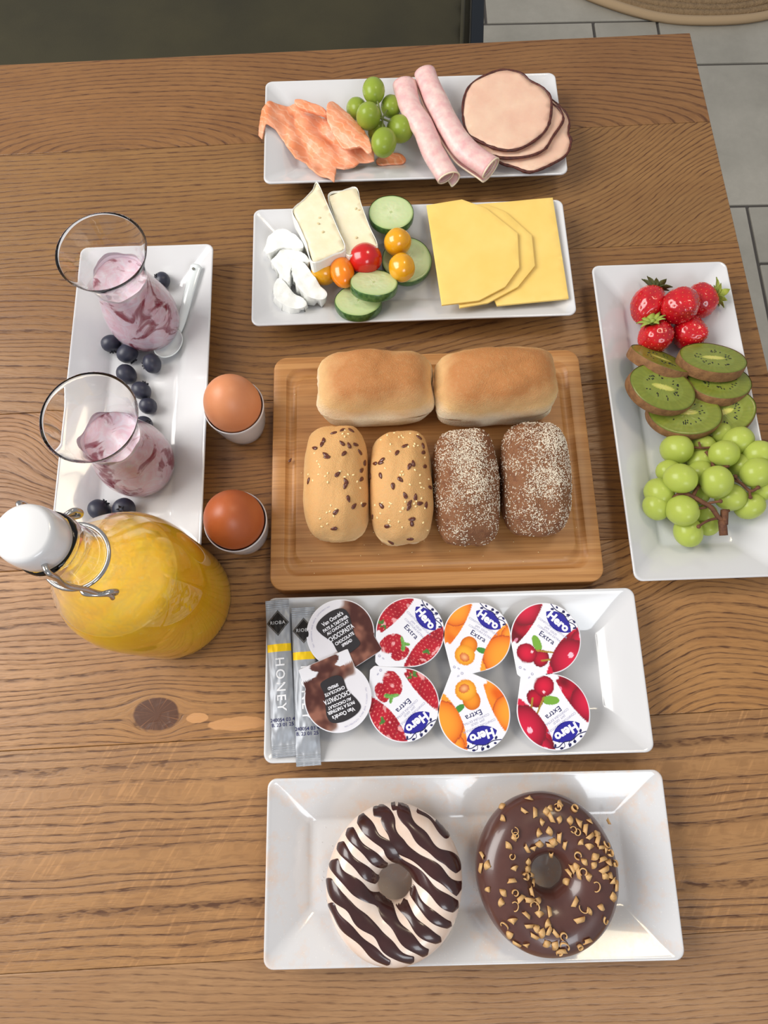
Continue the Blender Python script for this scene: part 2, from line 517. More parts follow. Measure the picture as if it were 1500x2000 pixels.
for x_ in (-.93, .20):
    for y_ in (-.53, .49):
        bevel(obj('leg', mesh('leg', *box(x_, x_ + .08, y_, y_ + .08, 0, .713), False), M_LEG, table), .004)

# ================================================================== PLATES
PL, PW = .279, .1181
def rrect(L, W, r, n=6):
    out = []
    for cx, cy, a0 in ((L / 2 - r, W / 2 - r, 0), (-L / 2 + r, W / 2 - r, 90), (-L / 2 + r, -W / 2 + r, 180), (L / 2 - r, -W / 2 + r, 270)):
        for k in range(n + 1):
            a = radians(a0 + 90 * k / n)
            out.append((cx + r * cos(a), cy + r * sin(a)))
    return out
PZ = [(.034, .0066), (.031, .0067), (.0295, .0072), (.028, .0081), (.026, .0095), (.010, .0174), (.004, .0203), (.0022, .0212), (.0012, .0218), (.0005, .0218), (0, .0212), (.0001, .0200),
      (.0012, .0188), (.006, .0150), (.024, .0030), (.026, .0004), (.027, 0), (.029, 0), (.030, .0006), (.031, .002)]
def plate_mesh():
    V, Fc = [], []; n = None
    for d, z in PZ:
        lp = rrect(PL - 2 * d, PW - 2 * d, .0065 if d < .02 else .005)
        n = len(lp)
        V += [(x, y, z) for x, y in lp]
    for i in range(len(PZ) - 1):
        for k in range(n):
            k2 = (k + 1) % n
            Fc.append((i * n + k, (i + 1) * n + k, (i + 1) * n + k2, i * n + k2))
    Fc.append(tuple(range(n)))
    Fc.append(tuple((len(PZ) - 1) * n + k for k in reversed(range(n))))
    return mesh('plate', V, Fc)
PM = plate_mesh(); PM.materials.append(M_PORC)
PM2 = PM.copy(); PM2.materials.clear(); PM2.materials.append(M_PORC2)
PLT = {'meat': (.0695, 1.0277, .0135, 0), 'cheese': (.0568, .7355, .0151, 0), 'jam': (.0992, .0301, .0083, 0),
       'donut': (.1069, -.2277, .0028, 0), 'yog': (-.4073, .4986, .0145, 1), 'fruit': (.4945, .4407, .0149, 1)}
PLAB = {'meat': 'white rectangular plate holding salmon, ham and grapes, farthest from the viewer',
        'cheese': 'white rectangular plate under the cheese, cucumber and tomatoes',
        'jam': 'white rectangular plate with jam cups and honey sachets',
        'donut': 'white sugar-dusted plate under the two doughnuts',
        'yog': 'white rectangular plate under yogurt glasses and blueberries on the left',
        'fruit': 'white rectangular plate with strawberries, kiwi and grapes on the right'}
for k, (a, b, th, vert) in PLT.items():
    o = obj('rectangular_plate', PM2 if k == 'donut' else PM, None, None, (a * .5, b * .5, .0002), (0, 0, th + (pi / 2 if vert else 0)))
    tag(o, PLAB[k], 'plate', 'white rectangular porcelain plates')
def plate_z(key, x, y):
    a, b, th, vert = PLT[key]
    th += pi / 2 if vert else 0
    dx, dy = x - a * .5, y - b * .5
    u = dx * cos(th) + dy * sin(th); v_ = -dx * sin(th) + dy * cos(th)
    d = min(PL / 2 - abs(u), PW / 2 - abs(v_))
    if d < 0: return .0218
    t_ = min(1, d / .029)
    return .0219 + (.0068 - .0219) * t_

def poly_px(pts, z, sc=1.0, ox=0, oy=0):
    return [tuple(at(ox + p[0] * sc, oy + p[1] * sc, z)[:2]) for p in pts]
def centre(poly):
    return (sum(p[0] for p in poly) / len(poly), sum(p[1] for p in poly) / len(poly))

# ================================================================== MEAT PLATE
cr3 = dict(sc=.44, ox=490, oy=100)
crS = dict(sc=.2, ox=500, oy=180)
def salmon_mat():
    t = NT('smoked_salmon_flesh')
    co = t.obj()
    n1 = t.noise(co, 45, 4, .6, .6)
    c = t.mix(t.ramp(n1, [(.35, (0, 0, 0, 1)), (.7, (1, 1, 1, 1))]), srgb(232, 138, 88), srgb(238, 172, 138))
    n2 = t.noise(t.scale(co, 1, 3, 1), 90, 3, .6)
    c = t.mix(t.math('MULTIPLY', t.ramp(n2, [(.55, (0, 0, 0, 1)), (.75, (1, 1, 1, 1))]), .5), c, srgb(208, 122, 90))
    wv = t.n('ShaderNodeTexWave', {'wave_type': 'BANDS', 'bands_direction': 'DIAGONAL'}, Vector=co, Scale=70, Distortion=6, Detail=2, i4=1.5).outputs[1]
    c = t.mix(t.math('MULTIPLY', t.ramp(wv, [(.80, (0, 0, 0, 1)), (.97, (1, 1, 1, 1))]), .35), c, srgb(248, 206, 176))
    t.set(Base_Color=c, Roughness=.38, Subsurface_Weight=.12, Subsurface_Scale=.003, Subsurface_Radius=(1, .6, .4))
    t.bump(n1, .5, .0015)
    return t.m
M_SAL = salmon_mat()
def sheet_thing(name, label, cat, poly, zf, thick, mat, sp=.004, group=None, smoothpoly=0, edge=None):
    if smoothpoly:
        poly = [(p.x, p.y) for p in spline([(a, b, 0) for a, b in poly], smoothpoly, True)]
    cx, cy = centre(poly)
    v, f = fill(poly, sp, zf, edge)
    z0 = min(p[2] for p in v)
    v = [(x - cx, y - cy, z - z0) for x, y, z in v]
    o = obj(name, mesh(name, v, f), mat, None, (cx, cy, z0))
    solid(o, thick, 1.0)
    if name == 'salmon_slice':
        sb = o.modifiers.new('sub', 'SUBSURF'); sb.levels = sb.render_levels = 1
    tag(o, label, cat, group)
    return o, poly
S1 = [(65, 190), (35, 330), (30, 420), (70, 485), (95, 400), (110, 350), (190, 380), (270, 460), (330, 570), (380, 650), (480, 670), (510, 720), (600, 820), (770, 930), (785, 840), (785, 745),
      (860, 765), (960, 720), (1010, 660), (1160, 660), (1150, 560), (1050, 450), (900, 300), (690, 230), (500, 150), (390, 100), (140, 130)]
Z1 = .020
p1 = poly_px(S1, Z1, **crS)
def zs1(x, y):
    b = plate_z('meat', x, y)
    f_ = .5 + .5 * sin((x * 260 + y * 120) + 3 * nz(x * 40, y * 40))
    q = .004 * (.5 + nz(x * 70, y * 70, 1)) + .0045 * f_ * (.6 + .4 * nz(x * 30, y * 30, 5))
    a, c_, th, _ = PLT['meat']
    if x < a * .5 - PL / 2 + .001: return b + .002 - .9 * (a * .5 - PL / 2 + .001 - x)
    return max(b, .0115) + .0012 + q
sheet_thing('salmon_slice', 'broad slice of smoked salmon spread over the left plate end, flap hanging over the rim', 'salmon', p1, zs1, .0018, M_SAL, .0024, 'smoked salmon slices', 0, .002)
S2 = [(690, 160), (740, 95), (860, 180), (950, 260), (1060, 400), (1110, 500), (1140, 600), (1090, 610), (1020, 545), (860, 530), (800, 460), (710, 300)]
p2 = poly_px(S2, .031, **crS)
c2 = centre(p2)
def zs2(x, y):
    u = ((x - c2[0]) * .75 + (y - c2[1]) * .66)
    return .0285 + .006 * cos(u / .006) * .5 + .0015 * nz(x * 90, y * 90)
sheet_thing('salmon_slice', 'folded paler salmon strip lying beside the green grapes', 'salmon', p2, zs2, .0032, M_SAL, .0022, 'smoked salmon slices', 3, .003)
S3 = [(375, 75), (415, 62), (600, 122), (680, 165), (695, 200), (690, 225), (560, 190), (440, 150), (385, 110)]
p3 = poly_px(S3, .030, **crS)
sheet_thing('salmon_slice', 'narrow rolled salmon edge along the top of the salmon heap', 'salmon', p3, lambda x, y: .026 + .0012 * nz(x * 80, y * 80), .004, M_SAL, .0022, 'smoked salmon slices', 3, .003)
S4 = [(1170, 600), (1250, 560), (1400, 540), (1470, 600), (1430, 645), (1330, 655), (1200, 668)]
p4 = poly_px(S4, .016, **crS)
sheet_thing('salmon_slice', 'small salmon piece peeking out under the grapes', 'salmon', p4, lambda x, y: plate_z('meat', x, y) + .001 + .0008 * nz(x * 90, y * 90), .002, M_SAL, .003, 'smoked salmon slices', 3)

# grapes ---------------------------------------------------------
def grape_mat(name, c1, c2, c3):
    t = NT(name)
    co = t.obj()
    n1 = t.noise(co, 90, 3, .6)
    c = t.mix(t.ramp(n1, [(.3, (0, 0, 0, 1)), (.7, (1, 1, 1, 1))]), c1, c2)
    n2 = t.ramp(t.noise(t.scale(co, 1, 1, .35), 420, 2), [(.62, (0, 0, 0, 1)), (.75, (1, 1, 1, 1))])
    c = t.mix(t.math('MULTIPLY', n2, .25), c, c3)
    t.set(Base_Color=c, Roughness=.27, Subsurface_Weight=.35, Subsurface_Scale=.006, Subsurface_Radius=(1, 1, .5), Transmission_Weight=.30, IOR=1.36)
    return t.m
M_GR1 = grape_mat('pale_green_grape_skin', srgb(206, 216, 104), srgb(184, 204, 92), srgb(232, 236, 170))
M_GR2 = grape_mat('deep_green_grape_skin', srgb(170, 188, 74), srgb(150, 174, 62), srgb(196, 210, 120))
M_STEM = food('grape_stem', srgb(112, 72, 44), .8, 0, var=srgb(84, 50, 34), vs=300)
M_GSTEM = food('green_grape_stem', srgb(110, 120, 60), .7, 0)
def grape_mesh(nm, el):
    v, f = ell(1, 1, el, 26, 16, .03, 3)
    return mesh(nm, v, f)
GM1 = grape_mesh('grape', 1.12); GM1.materials.append(M_GR1)
GM2 = grape_mesh('grape_deep', 1.28); GM2.materials.append(M_GR2)
def grape(parent, me, px, py, rpx, z, rx=0, rz=0, el=1.0, key='meat'):
    P = at(px, py, z)
    for _ in range(3):
        rr0 = rpx / F * (P - Vector((0, 0, CAMH))).dot(-CB) * 1.04
        z = max(z, plate_z(key, P.x, P.y) + rr0 + .0006, plate_z(key, P.x - .008, P.y) + rr0 * .75, plate_z(key, P.x + .008, P.y) + rr0 * .75)
        P = at(px, py, z)
    dep = (P - Vector((0, 0, CAMH))).dot(-CB)
    r = rpx / F * dep
    q = obj('grape', me, None, parent, P - parent.location, (rx, 0, rz)); q.scale = (r, r, r)
    return P, r
gb = thing('grape_bunch', 'small bunch of deep green grapes between salmon and ham', 'grapes', at(745, 240, .007))
G = lambda a, b: (490 + a * .44, 100 + b * .44)
top_g = [(545, 175, 22, .037, 1.35, .1), (622, 245, 20, .026, 1.1, .1), (470, 255, 20, .021, 1.0, .4), (522, 288, 24, .036, .5, .3), (590, 405, 25, .034, 1.3, -.15), (662, 345, 25, .024, .9, .6), (560, 355, 18, .019, .4, .3)]
for a, b, r_, z_, rx, rz in top_g:
    p = G(a, b); grape(gb, GM2, p[0], p[1], r_, z_, rx, rz)
hub = at(*G(583, 300), .033)
geo = []
for a, b, r_, z_, rx, rz in top_g[:6]:
    e = at(*G(a, b), z_)
    geo.append(tube([hub - gb.location, (hub + e) / 2 - gb.location + Vector((0, 0, .002)), e - gb.location], .0009, 6))
v, f = join(geo); obj('stem', mesh('stem', v, f), M_GSTEM, gb)

# ham rolls ------------------------------------------------------
M_HAM = food('pink_cooked_ham', srgb(228, 172, 172), .38, .3, var=srgb(240, 204, 196), vs=110, bump=(300, .35, .0008))
M_FAT = food('pale_ham_fat', srgb(238, 214, 186), .35, .3)
def ham_roll(pts, zs, r0, turns, label, seed, nose):
    P = spline([at(*G(a, b), z) for (a, b), z in zip(pts, zs)], 8)
    base = P[len(P) // 2].copy(); base.z = .022
    t_ = thing('ham_roll', label, 'ham', base, (0, 0, 0), 'rolled ham slices')
    N = len(P); n = 40; V = []
    for i, p in enumerate(P):
        a = P[max(i - 1, 0)]; b = P[min(i + 1, N - 1)]
        t = (b - a).normalized(); side = t.cross(Vector((0, 0, 1))).normalized(); up = side.cross(t)
        s = i / (N - 1)
        R = r0[0] + (r0[1] - r0[0]) * s
        R *= 1 + .08 * nz(s * 6, seed)
        for k in range(n):
            u = k / (n - 1)
            ang = u * turns * 2 * pi + .6 + seed
            rr_ = R * (.62 + .38 * u) * (1 + .04 * nz(u * 5, s * 8, seed))
            ext = t * (nose * R * (u - .3) * (1 if i == N - 1 else 0)) if i == N - 1 else Vector()
            V.append(p + side * rr_ * cos(ang) + up * rr_ * .72 * sin(ang) + ext - base)
    Fc = [(i * n + k, i * n + k + 1, (i + 1) * n + k + 1, (i + 1) * n + k) for i in range(N - 1) for k in range(n - 1)]
    o = obj('ham_slice', mesh('ham_slice', V, Fc), M_HAM, t_); solid(o, .0011, 0)
    e = [V[i * n + n - 1] for i in range(N)]
    v, f = tube(e, .0009, 6); obj('fat_edge', mesh('fat_edge', v, f), M_FAT, t_)
    e = [V[(N - 1) * n + k] for k in range(n)]
    v, f = tube(e, .0008, 6); obj('fat_edge', mesh('fat_edge', v, f), M_FAT, t_)
ham_roll([(675, 145), (705, 250), (765, 350), (805, 450), (868, 555)], [.033, .033, .032, .031, .031], (.0115, .0112), 1.45, 'pink ham roll next to the green grapes, left of the two', 1.0, .8)
ham_roll([(768, 95), (815, 210), (875, 330), (950, 440), (1060, 520)], [.034, .034, .033, .032, .031], (.0115, .0135), 1.5, 'pink ham roll beside the round chicken slices, longest of the two', 2.0, .2)

# round cold cuts -----------------------------------------------
M_CHK = food('pale_roast_meat', srgb(234, 198, 172), .4, .3, var=srgb(226, 182, 158), vs=40, bump=(250, .15, .0005))
M_RIND = food('dark_roasted_rind', srgb(96, 44, 32), .45, .1, var=srgb(60, 24, 20), vs=300)
H = [([(945, 215), (975, 150), (1040, 110), (1120, 85), (1195, 98), (1240, 135), (1290, 160), (1328, 205), (1333, 265), (1318, 335), (1270, 390), (1190, 436), (1110, 440), (1030, 410), (965, 370), (942, 300)], .0335, 'topmost round roasted meat slice with dark rind'),
     ([(1335, 230), (1372, 262), (1385, 310), (1340, 380), (1300, 440), (1220, 470), (1120, 475), (1040, 450), (985, 400), (975, 300), (1020, 180), (1150, 130), (1280, 160)], .0300, 'middle round meat slice showing as a crescent under the top one'),
     ([(1380, 255), (1412, 310), (1408, 365), (1420, 400), (1400, 460), (1330, 505), (1240, 538), (1170, 515), (1095, 488), (1030, 400), (1050, 300), (1150, 220), (1280, 190)], .0265, 'lowest round meat slice reaching the plate corner')]
for pts, z_, lab in H:
    poly = poly_px(pts, z_, **cr3)
    cc = centre(poly)
    sp_ = [(p.x, p.y) for p in spline([(a, b, 0) for a, b in poly], 5, True)]
    zf = lambda x, y, z_=z_, cc=cc: z_ - .0012 + .0006 * nz(x * 50, y * 50, z_ * 900)
    t_ = thing('roast_meat_slice', lab, 'cold cut', (cc[0], cc[1], z_ - .002), group='round meat slices')
    v, f = fill(sp_, .006, zf, .003)
    o = obj('meat', mesh('meat', [(x - cc[0], y - cc[1], z - z_ + .002) for x, y, z in v], f), M_CHK, t_); solid(o, .0018, 1)
    rim = [Vector((x - cc[0], y - cc[1], zf(x, y) - z_ + .0029)) for x, y in sp_]
    rim = [p + Vector((0, 0, .0005)) for p in rim]
    rr_ = [.0013 + .0008 * nz(p.x * 200, p.y * 200, 3) for p in rim]
    v, f = tube(rim, rr_, 6, True); obj('rind', mesh('rind', v, f), M_RIND, t_)

# ================================================================== CHEESE PLATE
cr5 = dict(sc=.2333, ox=500, oy=350)
cr4 = dict(sc=.4467, ox=480, oy=350)
M_CHS = food('yellow_cheese', srgb(242, 208, 118), .42, .1, rad=(1, .8, .3), var=srgb(238, 200, 106), vs=25)
CH = [([(1010, 110), (1342, 80), (1412, 520), (1100, 552), (1020, 400)], .0240, 'square yellow cheese slice at the back, right end of the cheese plate'),
      ([(1000, 110), (1060, 112), (1135, 140), (1252, 245), (1265, 378), (1190, 470), (1060, 540), (935, 562), (900, 400)], .0268, 'middle yellow cheese slice with rounded edge'),
      ([(790, 112), (945, 88), (1050, 125), (1190, 235), (1197, 385), (1135, 470), (1020, 530), (857, 550)], .0296, 'front yellow cheese slice with cut corners, on top of the others')]
for pts, z_, lab in CH:
    poly = poly_px(pts, z_, **cr4)
    o, _ = sheet_thing('cheese_slice', lab, 'cheese', poly, lambda x, y, z_=z_: z_ - .002 + .0003 * nz(x * 30, y * 30, z_ * 500), .0020, M_CHS, .007, 'sliced yellow cheese')
    bevel(o, .0004, 2, 50)

M_BRIE = food('creamy_brie_paste', srgb(240, 230, 200), .42, .15, rad=(1, .85, .5), var=srgb(236, 222, 186), vs=60, bump=(180, .25, .0008))
M_BRIND = food('white_brie_rind', srgb(240, 240, 232), .75, .1, bump=(500, .5, .0008))
BR = [([(300, 262), (400, 165), (470, 90), (512, 22), (600, 210), (690, 420), (752, 582), (650, 640), (475, 702), (420, 540), (350, 380)], .040, .0165, 'left brie wedge with pointed tip reaching over the plate rim'),
      ([(600, 140), (720, 95), (840, 68), (880, 200), (950, 390), (1020, 565), (900, 600), (760, 640), (690, 420)], .036, .0145, 'right brie wedge behind the red tomato')]
for pts, z_, th_, lab in BR:
    poly = poly_px(pts, z_, **cr5)
    cc = centre(poly)
    t_ = thing('brie_wedge', lab, 'cheese', (cc[0], cc[1], z_ - th_), group='brie wedges')
    loc = [(x - cc[0], y - cc[1]) for x, y in poly]
    ins = [(x * .965, y * .975) for x, y in loc]
    v, f = fill(ins, .004, lambda x, y: th_ + .0007 * nz(x * 120, y * 120, z_ * 99))
    o = obj('paste', mesh('paste', v, f), M_BRIE, t_); solid(o, th_ - .0008, -1)
    # rind: a wall following the outline, slightly proud of the paste
    sp_ = spline([(x, y, 0) for x, y in loc], 6, True)
    skip = 0
    V, Fc = [], []
    n_ = len(sp_)
    for i, p in enumerate(sp_):
        pin = Vector((p.x * .955, p.y * .968, 0)); wv = .0005 * nz(p.x * 300, p.y * 300)
        for q, zz in ((pin, 0.0002), (p, 0.0), (p * 1.01, th_ * .5), (p, th_ + wv), (pin.lerp(p, .3), th_ + .0011 + wv), (pin * .985, th_ - .0006)):
            V.append((q.x, q.y, zz))
    for i in range(n_):
        j = (i + 1) % n_
        for k in range(5): Fc.append((i * 6 + k, j * 6 + k, j * 6 + k + 1, i * 6 + k + 1))
    obj('rind', mesh('rind', V, Fc, False), M_BRIND, t_)
    hv = []  # darker beads on the paste; pit shade is put into their colour
    for q in range(3):
        x = random.uniform(-.007, .007); y = random.uniform(-.02, .012)
        hv.append(xf(ell(.0009, .0014, .0003, 8, 5), x, y, th_ + .0004, random.uniform(0, 3)))
    v, f = join(hv); obj('paste_hole_mark', mesh('paste_hole_mark', v, f), plain('painted_pit_shade', srgb(214, 196, 150), .6), t_)['kind'] = 'stuff'

M_GOAT = food('fresh_white_goat_cheese', srgb(238, 239, 234), .35, .2, rad=(1, 1, 1), bump=(200, .4, .0015))
GT = [([(85, 520), (110, 460), (170, 418), (240, 412), (330, 460), (388, 530), (380, 575), (230, 562), (140, 600), (80, 610)], .0275, .014, 'white goat cheese chunk at the far left of its heap, uppermost in the photo'),
      ([(175, 620), (230, 578), (350, 590), (445, 665), (430, 690), (330, 690), (285, 760), (280, 850), (220, 810), (150, 720), (125, 670)], .0250, .012, 'white goat cheese chunk in the middle of its heap'),
      ([(300, 690), (350, 678), (400, 690), (450, 755), (530, 870), (595, 955), (560, 995), (460, 985), (370, 920), (310, 820)], .0260, .013, 'white goat cheese chunk touching the yellow tomato'),
      ([(150, 870), (190, 818), (240, 850), (300, 930), (410, 1010), (415, 1060), (330, 1075), (220, 1040), (150, 970)], .0230, .012, 'white goat cheese chunk nearest the plate corner')]
for i, (pts, z_, th_, lab) in enumerate(GT):
    poly = poly_px(pts, z_, **cr5)
    cc = centre(poly)
    def zg(x, y):
        return th_ + .0022 * nz(x * 130 + i * 9, y * 130) + .0006 * nz(x * 500, y * 500, i) - .0011
    loc = [(p.x, p.y) for p in spline([(x - cc[0], y - cc[1], 0) for x, y in poly], 4, True)]
    v, f = fill(loc, .0022, lambda x, y: zg(x + cc[0], y + cc[1]), .0015)
    o = obj('goat_cheese_chunk', mesh('goat_cheese_chunk', v, f), M_GOAT, None, (cc[0], cc[1], z_ - th_))
    solid(o, th_ - .001, -1)
    md = o.modifiers.new('bevel', 'BEVEL'); md.width = .0012; md.segments = 2; md.limit_method = 'ANGLE'; md.angle_limit = radians(50)
    tag(o, lab, 'cheese', 'goat cheese chunks')

def disc_slice(name, label, cat, px, py, z, rx, ry, th_, rot, matface, matskin, colfn, group, pattern, skin_name='skin'):
    """slice: painted flesh disc and a skin band"""
    P = at(px, py, z)
    t_ = thing(name, label, cat, P, rot, group)
    n, m_ = 72, 22
    V, Fc, cols = [], [], []
    for side in (1, -1):
        base = len(V)
        V.append((0, 0, side * th_ / 2)); cols.append(colfn(0, 0))
        for j in range(1, m_ + 1):
            for k in range(n):
                a = 2 * pi * k / n; q = j / m_ * .985
                wv = 1 + .025 * nz(cos(a) * 1.5, sin(a) * 1.5, px)
                V.append((rx * q * cos(a) * wv, ry * q * sin(a) * wv, side * (th_ / 2 - (.0006 if j == m_ else 0)) + (.0002 * nz(q * 9, a * 5, 1) if j < m_ else 0)))
                cols.append(colfn(q, a))
        for k in range(n):
            k2 = (k + 1) % n
            q3 = (base, base + 1 + k, base + 1 + k2)
            Fc.append(q3 if side > 0 else tuple(reversed(q3)))
            for j in range(m_ - 1):
                a0 = base + 1 + j * n
                q4 = (a0 + k, a0 + n + k, a0 + n + k2, a0 + k2)
                Fc.append(q4 if side > 0 else tuple(reversed(q4)))
    me = mesh('flesh', V, Fc); paint(me, cols)
    obj('flesh', me, matface, t_)
    V, Fc = [], []
    pr = [(.985, -.5), (.998, -.42), (1.005, 0), (.998, .42), (.985, .5)]
    for q, zz in pr:
        for k in range(n):
            a = 2 * pi * k / n
            wv = (1 + .025 * nz(cos(a) * 1.5, sin(a) * 1.5, px)) * q + (.006 * nz(cos(a) * 12, sin(a) * 12, px) if abs(zz) < .5 else 0)
            V.append((rx * wv * cos(a), ry * wv * sin(a), zz * th_))
    for i in range(len(pr) - 1):
        for k in range(n):
            k2 = (k + 1) % n; Fc.append((i * n + k, i * n + k2, (i + 1) * n + k2, (i + 1) * n + k))
    obj(skin_name, mesh(skin_name, V, Fc), matskin, t_)
    if pattern: pattern(t_)
    return t_

def lerp3(a, b, t): return tuple(a[i] + (b[i] - a[i]) * t for i in range(3))
CU1, CU2, CU3 = srgb(214, 220, 178), srgb(190, 206, 150), srgb(140, 170, 96)
def cuc_col(q, a):
    seedm = max(0, sin(a * 3 + .5)) if .15 < q < .5 else 0
    c = lerp3(CU1, CU2, min(1, q * 1.1))
    c = lerp3(c, srgb(150, 180, 104), .35 * seedm * (1 - abs(q - .33) / .17))
    if q < .08: c = lerp3(c, srgb(150, 170, 90), .6)
    if q > .88: c = lerp3(c, CU3, (q - .88) / .12)
    n_ = .5 + .5 * nz(q * cos(a) * 9, q * sin(a) * 9, 4)
    return lerp3(c, CU2, .25 * n_)
M_CUC = attr_mat('cucumber_flesh', .25, Subsurface_Weight=.3, Subsurface_Scale=.004)
M_CSK = food('dark_green_cucumber_skin', srgb(44, 84, 38), .3, 0, var=srgb(84, 120, 60), vs=260, coat=.3)
cp = lambda a, b: (500 + a * .2333, 350 + b * .2333)
for a, b, z_, r_, rot, lab in ((1130, 300, .0270, .0200, (radians(-6), 0, 0), 'cucumber slice lying flat at the upper rim, right of the brie'),
                               (1262, 690, .0150, .0222, (radians(5), 0, .5), 'cucumber slice under the two yellow tomatoes'),
                               (985, 890, .0295, .0205, (radians(-24), radians(4), 0), 'cucumber slice leaning on top of another below the red tomato'),
                               (858, 1036, .0205, .0205, (radians(-18), 0, 0), 'lowest cucumber slice, half covered, nearest the front rim')):
    x_, y_ = cp(a, b)
    disc_slice('cucumber_slice', lab, 'cucumber', x_, y_, z_, r_, r_, .0068, rot, M_CUC, M_CSK, cuc_col, 'cucumber slices', None)

def tom_mat(name, col, var):
    return food(name, col, .22, .35, (1, .4, .1), .004, var=var, vs=60, coat=.5)
M_TR = tom_mat('red_tomato_skin', srgb(206, 24, 20), srgb(186, 18, 18))
M_TY = tom_mat('yellow_tomato_skin', srgb(232, 168, 20), srgb(216, 152, 12))
M_TO = tom_mat('orange_tomato_skin', srgb(244, 140, 10), srgb(236, 126, 6))
for a, b, rx, ry, rz, z_, mt, lab in ((915, 668, 33, 30, 30, .028, M_TR, 'red cherry tomato between brie and cucumber'),
                                      (722, 778, 23.5, 34, 23, .027, M_TO, 'orange oval plum tomato in front of the brie'),
                                      (570, 775, 26, 26, 26, .020, M_TY, 'yellow cherry tomato half hidden behind the orange one'),
                                      (1185, 528, 27, 26, 27, .030, M_TY, 'upper yellow cherry tomato of the pair on the cucumber'),
                                      (1220, 740, 26, 28, 26, .031, M_TY, 'lower yellow cherry tomato of the pair on the cucumber')):
    x_, y_ = cp(a, b); P = at(x_, y_, z_)
    dep = (P - Vector((0, 0, CAMH))).dot(-CB); k_ = dep / F
    t_ = thing('cherry_tomato', lab, 'tomato', P, (0, 0, .2), 'cherry tomatoes')
    v, f = ell(rx * k_, ry * k_, rz * k_, 32, 20, .03, a)
    obj('fruit', mesh('fruit', v, f), mt, t_)
    v, f = xf(lathe([(0, -.0002), (.0012, .0004), (.0006, .0012)], 8), 0, -ry * k_ * .0, -rz * k_ - .0002)
    obj('stem_scar', mesh('stem_scar', v, f), M_GSTEM, t_)

# ================================================================== BOARD AND BREAD
def board_mat():
    t = NT('bamboo_board_laminate')
    co = t.obj(); sep = t.n('ShaderNodeSeparateXYZ', None, i0=co)
    y = sep.outputs[1]
    row = t.math('FLOOR', t.math('DIVIDE', y, .0049))
    wn = t.n('ShaderNodeTexWhiteNoise', {'noise_dimensions': '1D'}, W=row).outputs[0]
    strip = t.math('FLOOR', t.math('ADD', t.math('DIVIDE', y, .052), t.math('MULTIPLY', 0, 1)))
    n1 = t.noise(t.scale(co, 14, 600, 1), 1.0, 3, .6)
    c = t.mix(wn, srgb(188, 136, 80), srgb(172, 118, 64))
    c = t.mix(t.ramp(n1, [(.45, (0, 0, 0, 1)), (.75, (.7, .7, .7, 1))]), c, srgb(138, 88, 44))
    t.set(Base_Color=c, Roughness=.42)
    return t.m
M_BAM = board_mat()
BW, BH, BT = .2585, .1995, .018
b0 = (at(538, 703, BT) + at(1130, 684, BT) + at(1176, 1130, BT) + at(528, 1152, BT)) / 4
board = thing('cutting_board', 'bamboo cutting board with a juice groove under the six bread rolls', 'board', (b0.x, b0.y, .0002), (0, 0, .008))
V, Fc = [], []
pr = [(.021, BT), (.0200, BT - .0002), (.0185, BT - .0020), (.0165, BT - .0030), (.0145, BT - .0030), (.0125, BT - .0020), (.0110, BT - .0002), (.0100, BT), (.002, BT), (.0006, BT - .0006), (0, BT - .002), (0, .002), (.0006, .0006), (.002, 0)]
for d, z_ in pr:
    lp = rrect(BW - 2 * d, BH - 2 * d, .0115 if d > .009 else .0115 - d, 8); nn = len(lp)
    V += [(x, y, z_) for x, y in lp]
for i in range(len(pr) - 1):
    for k in range(nn):
        k2 = (k + 1) % nn; Fc.append((i * nn + k, (i + 1) * nn + k, (i + 1) * nn + k2, i * nn + k2))
Fc.append(tuple(range(nn))); Fc.append(tuple((len(pr) - 1) * nn + k for k in reversed(range(nn))))
bm_ = mesh('board', V, Fc)
o = obj('board', bm_, M_BAM, board)
md = o.modifiers.new('e', 'EDGE_SPLIT'); md.split_angle = radians(35)

def bread_mat(name, lo, mid, hi, z0, z1, bump=.5, blot=None, vs=70):
    t = NT(name)
    co = t.obj(); sep = t.n('ShaderNodeSeparateXYZ', None, i0=co)
    n1 = t.noise(co, vs, 4, .6)
    z = t.math('ADD', sep.outputs[2], t.math('MULTIPLY', t.math('SUBTRACT', n1, .5), .012))
    f = t.n('ShaderNodeMapRange', None, Value=z); f.inputs[1].default_value = z0; f.inputs[2].default_value = z1
    c = t.ramp(f.outputs[0], [(0, lo), (.5, mid), (1, hi)])
    n2 = t.noise(co, 400, 3, .6)
    c = t.mix(t.math('MULTIPLY', t.ramp(n2, [(.5, (0, 0, 0, 1)), (.8, (1, 1, 1, 1))]), .35), c, tuple(a * .72 for a in mid[:3]) + (1,))
    if blot:
        c = t.mix(t.math('MULTIPLY', t.ramp(n1, [(.5, (0, 0, 0, 1)), (.62, (1, 1, 1, 1))]), .6), c, blot)
    t.set(Base_Color=c, Roughness=.62, Subsurface_Weight=.12, Subsurface_Scale=.003)
    t.put(t.b, 'Specular IOR Level', .3)
    t.bump(t.math('ADD', t.math('MULTIPLY', n2, .6), t.noise(co, 1300, 2)), bump, .0012)
    return t.m
M_BR1 = bread_mat('golden_wheat_crust', srgb(246, 232, 202), srgb(226, 186, 130), srgb(184, 124, 72), .026, .056)
M_BR2 = bread_mat('seeded_blond_crust', srgb(244, 228, 198), srgb(228, 190, 136), srgb(212, 164, 106), .004, .032)
M_BR3 = bread_mat('dark_rye_crust', srgb(182, 140, 104), srgb(158, 112, 78), srgb(140, 96, 66), .005, .03, .9, srgb(112, 70, 48), 160)

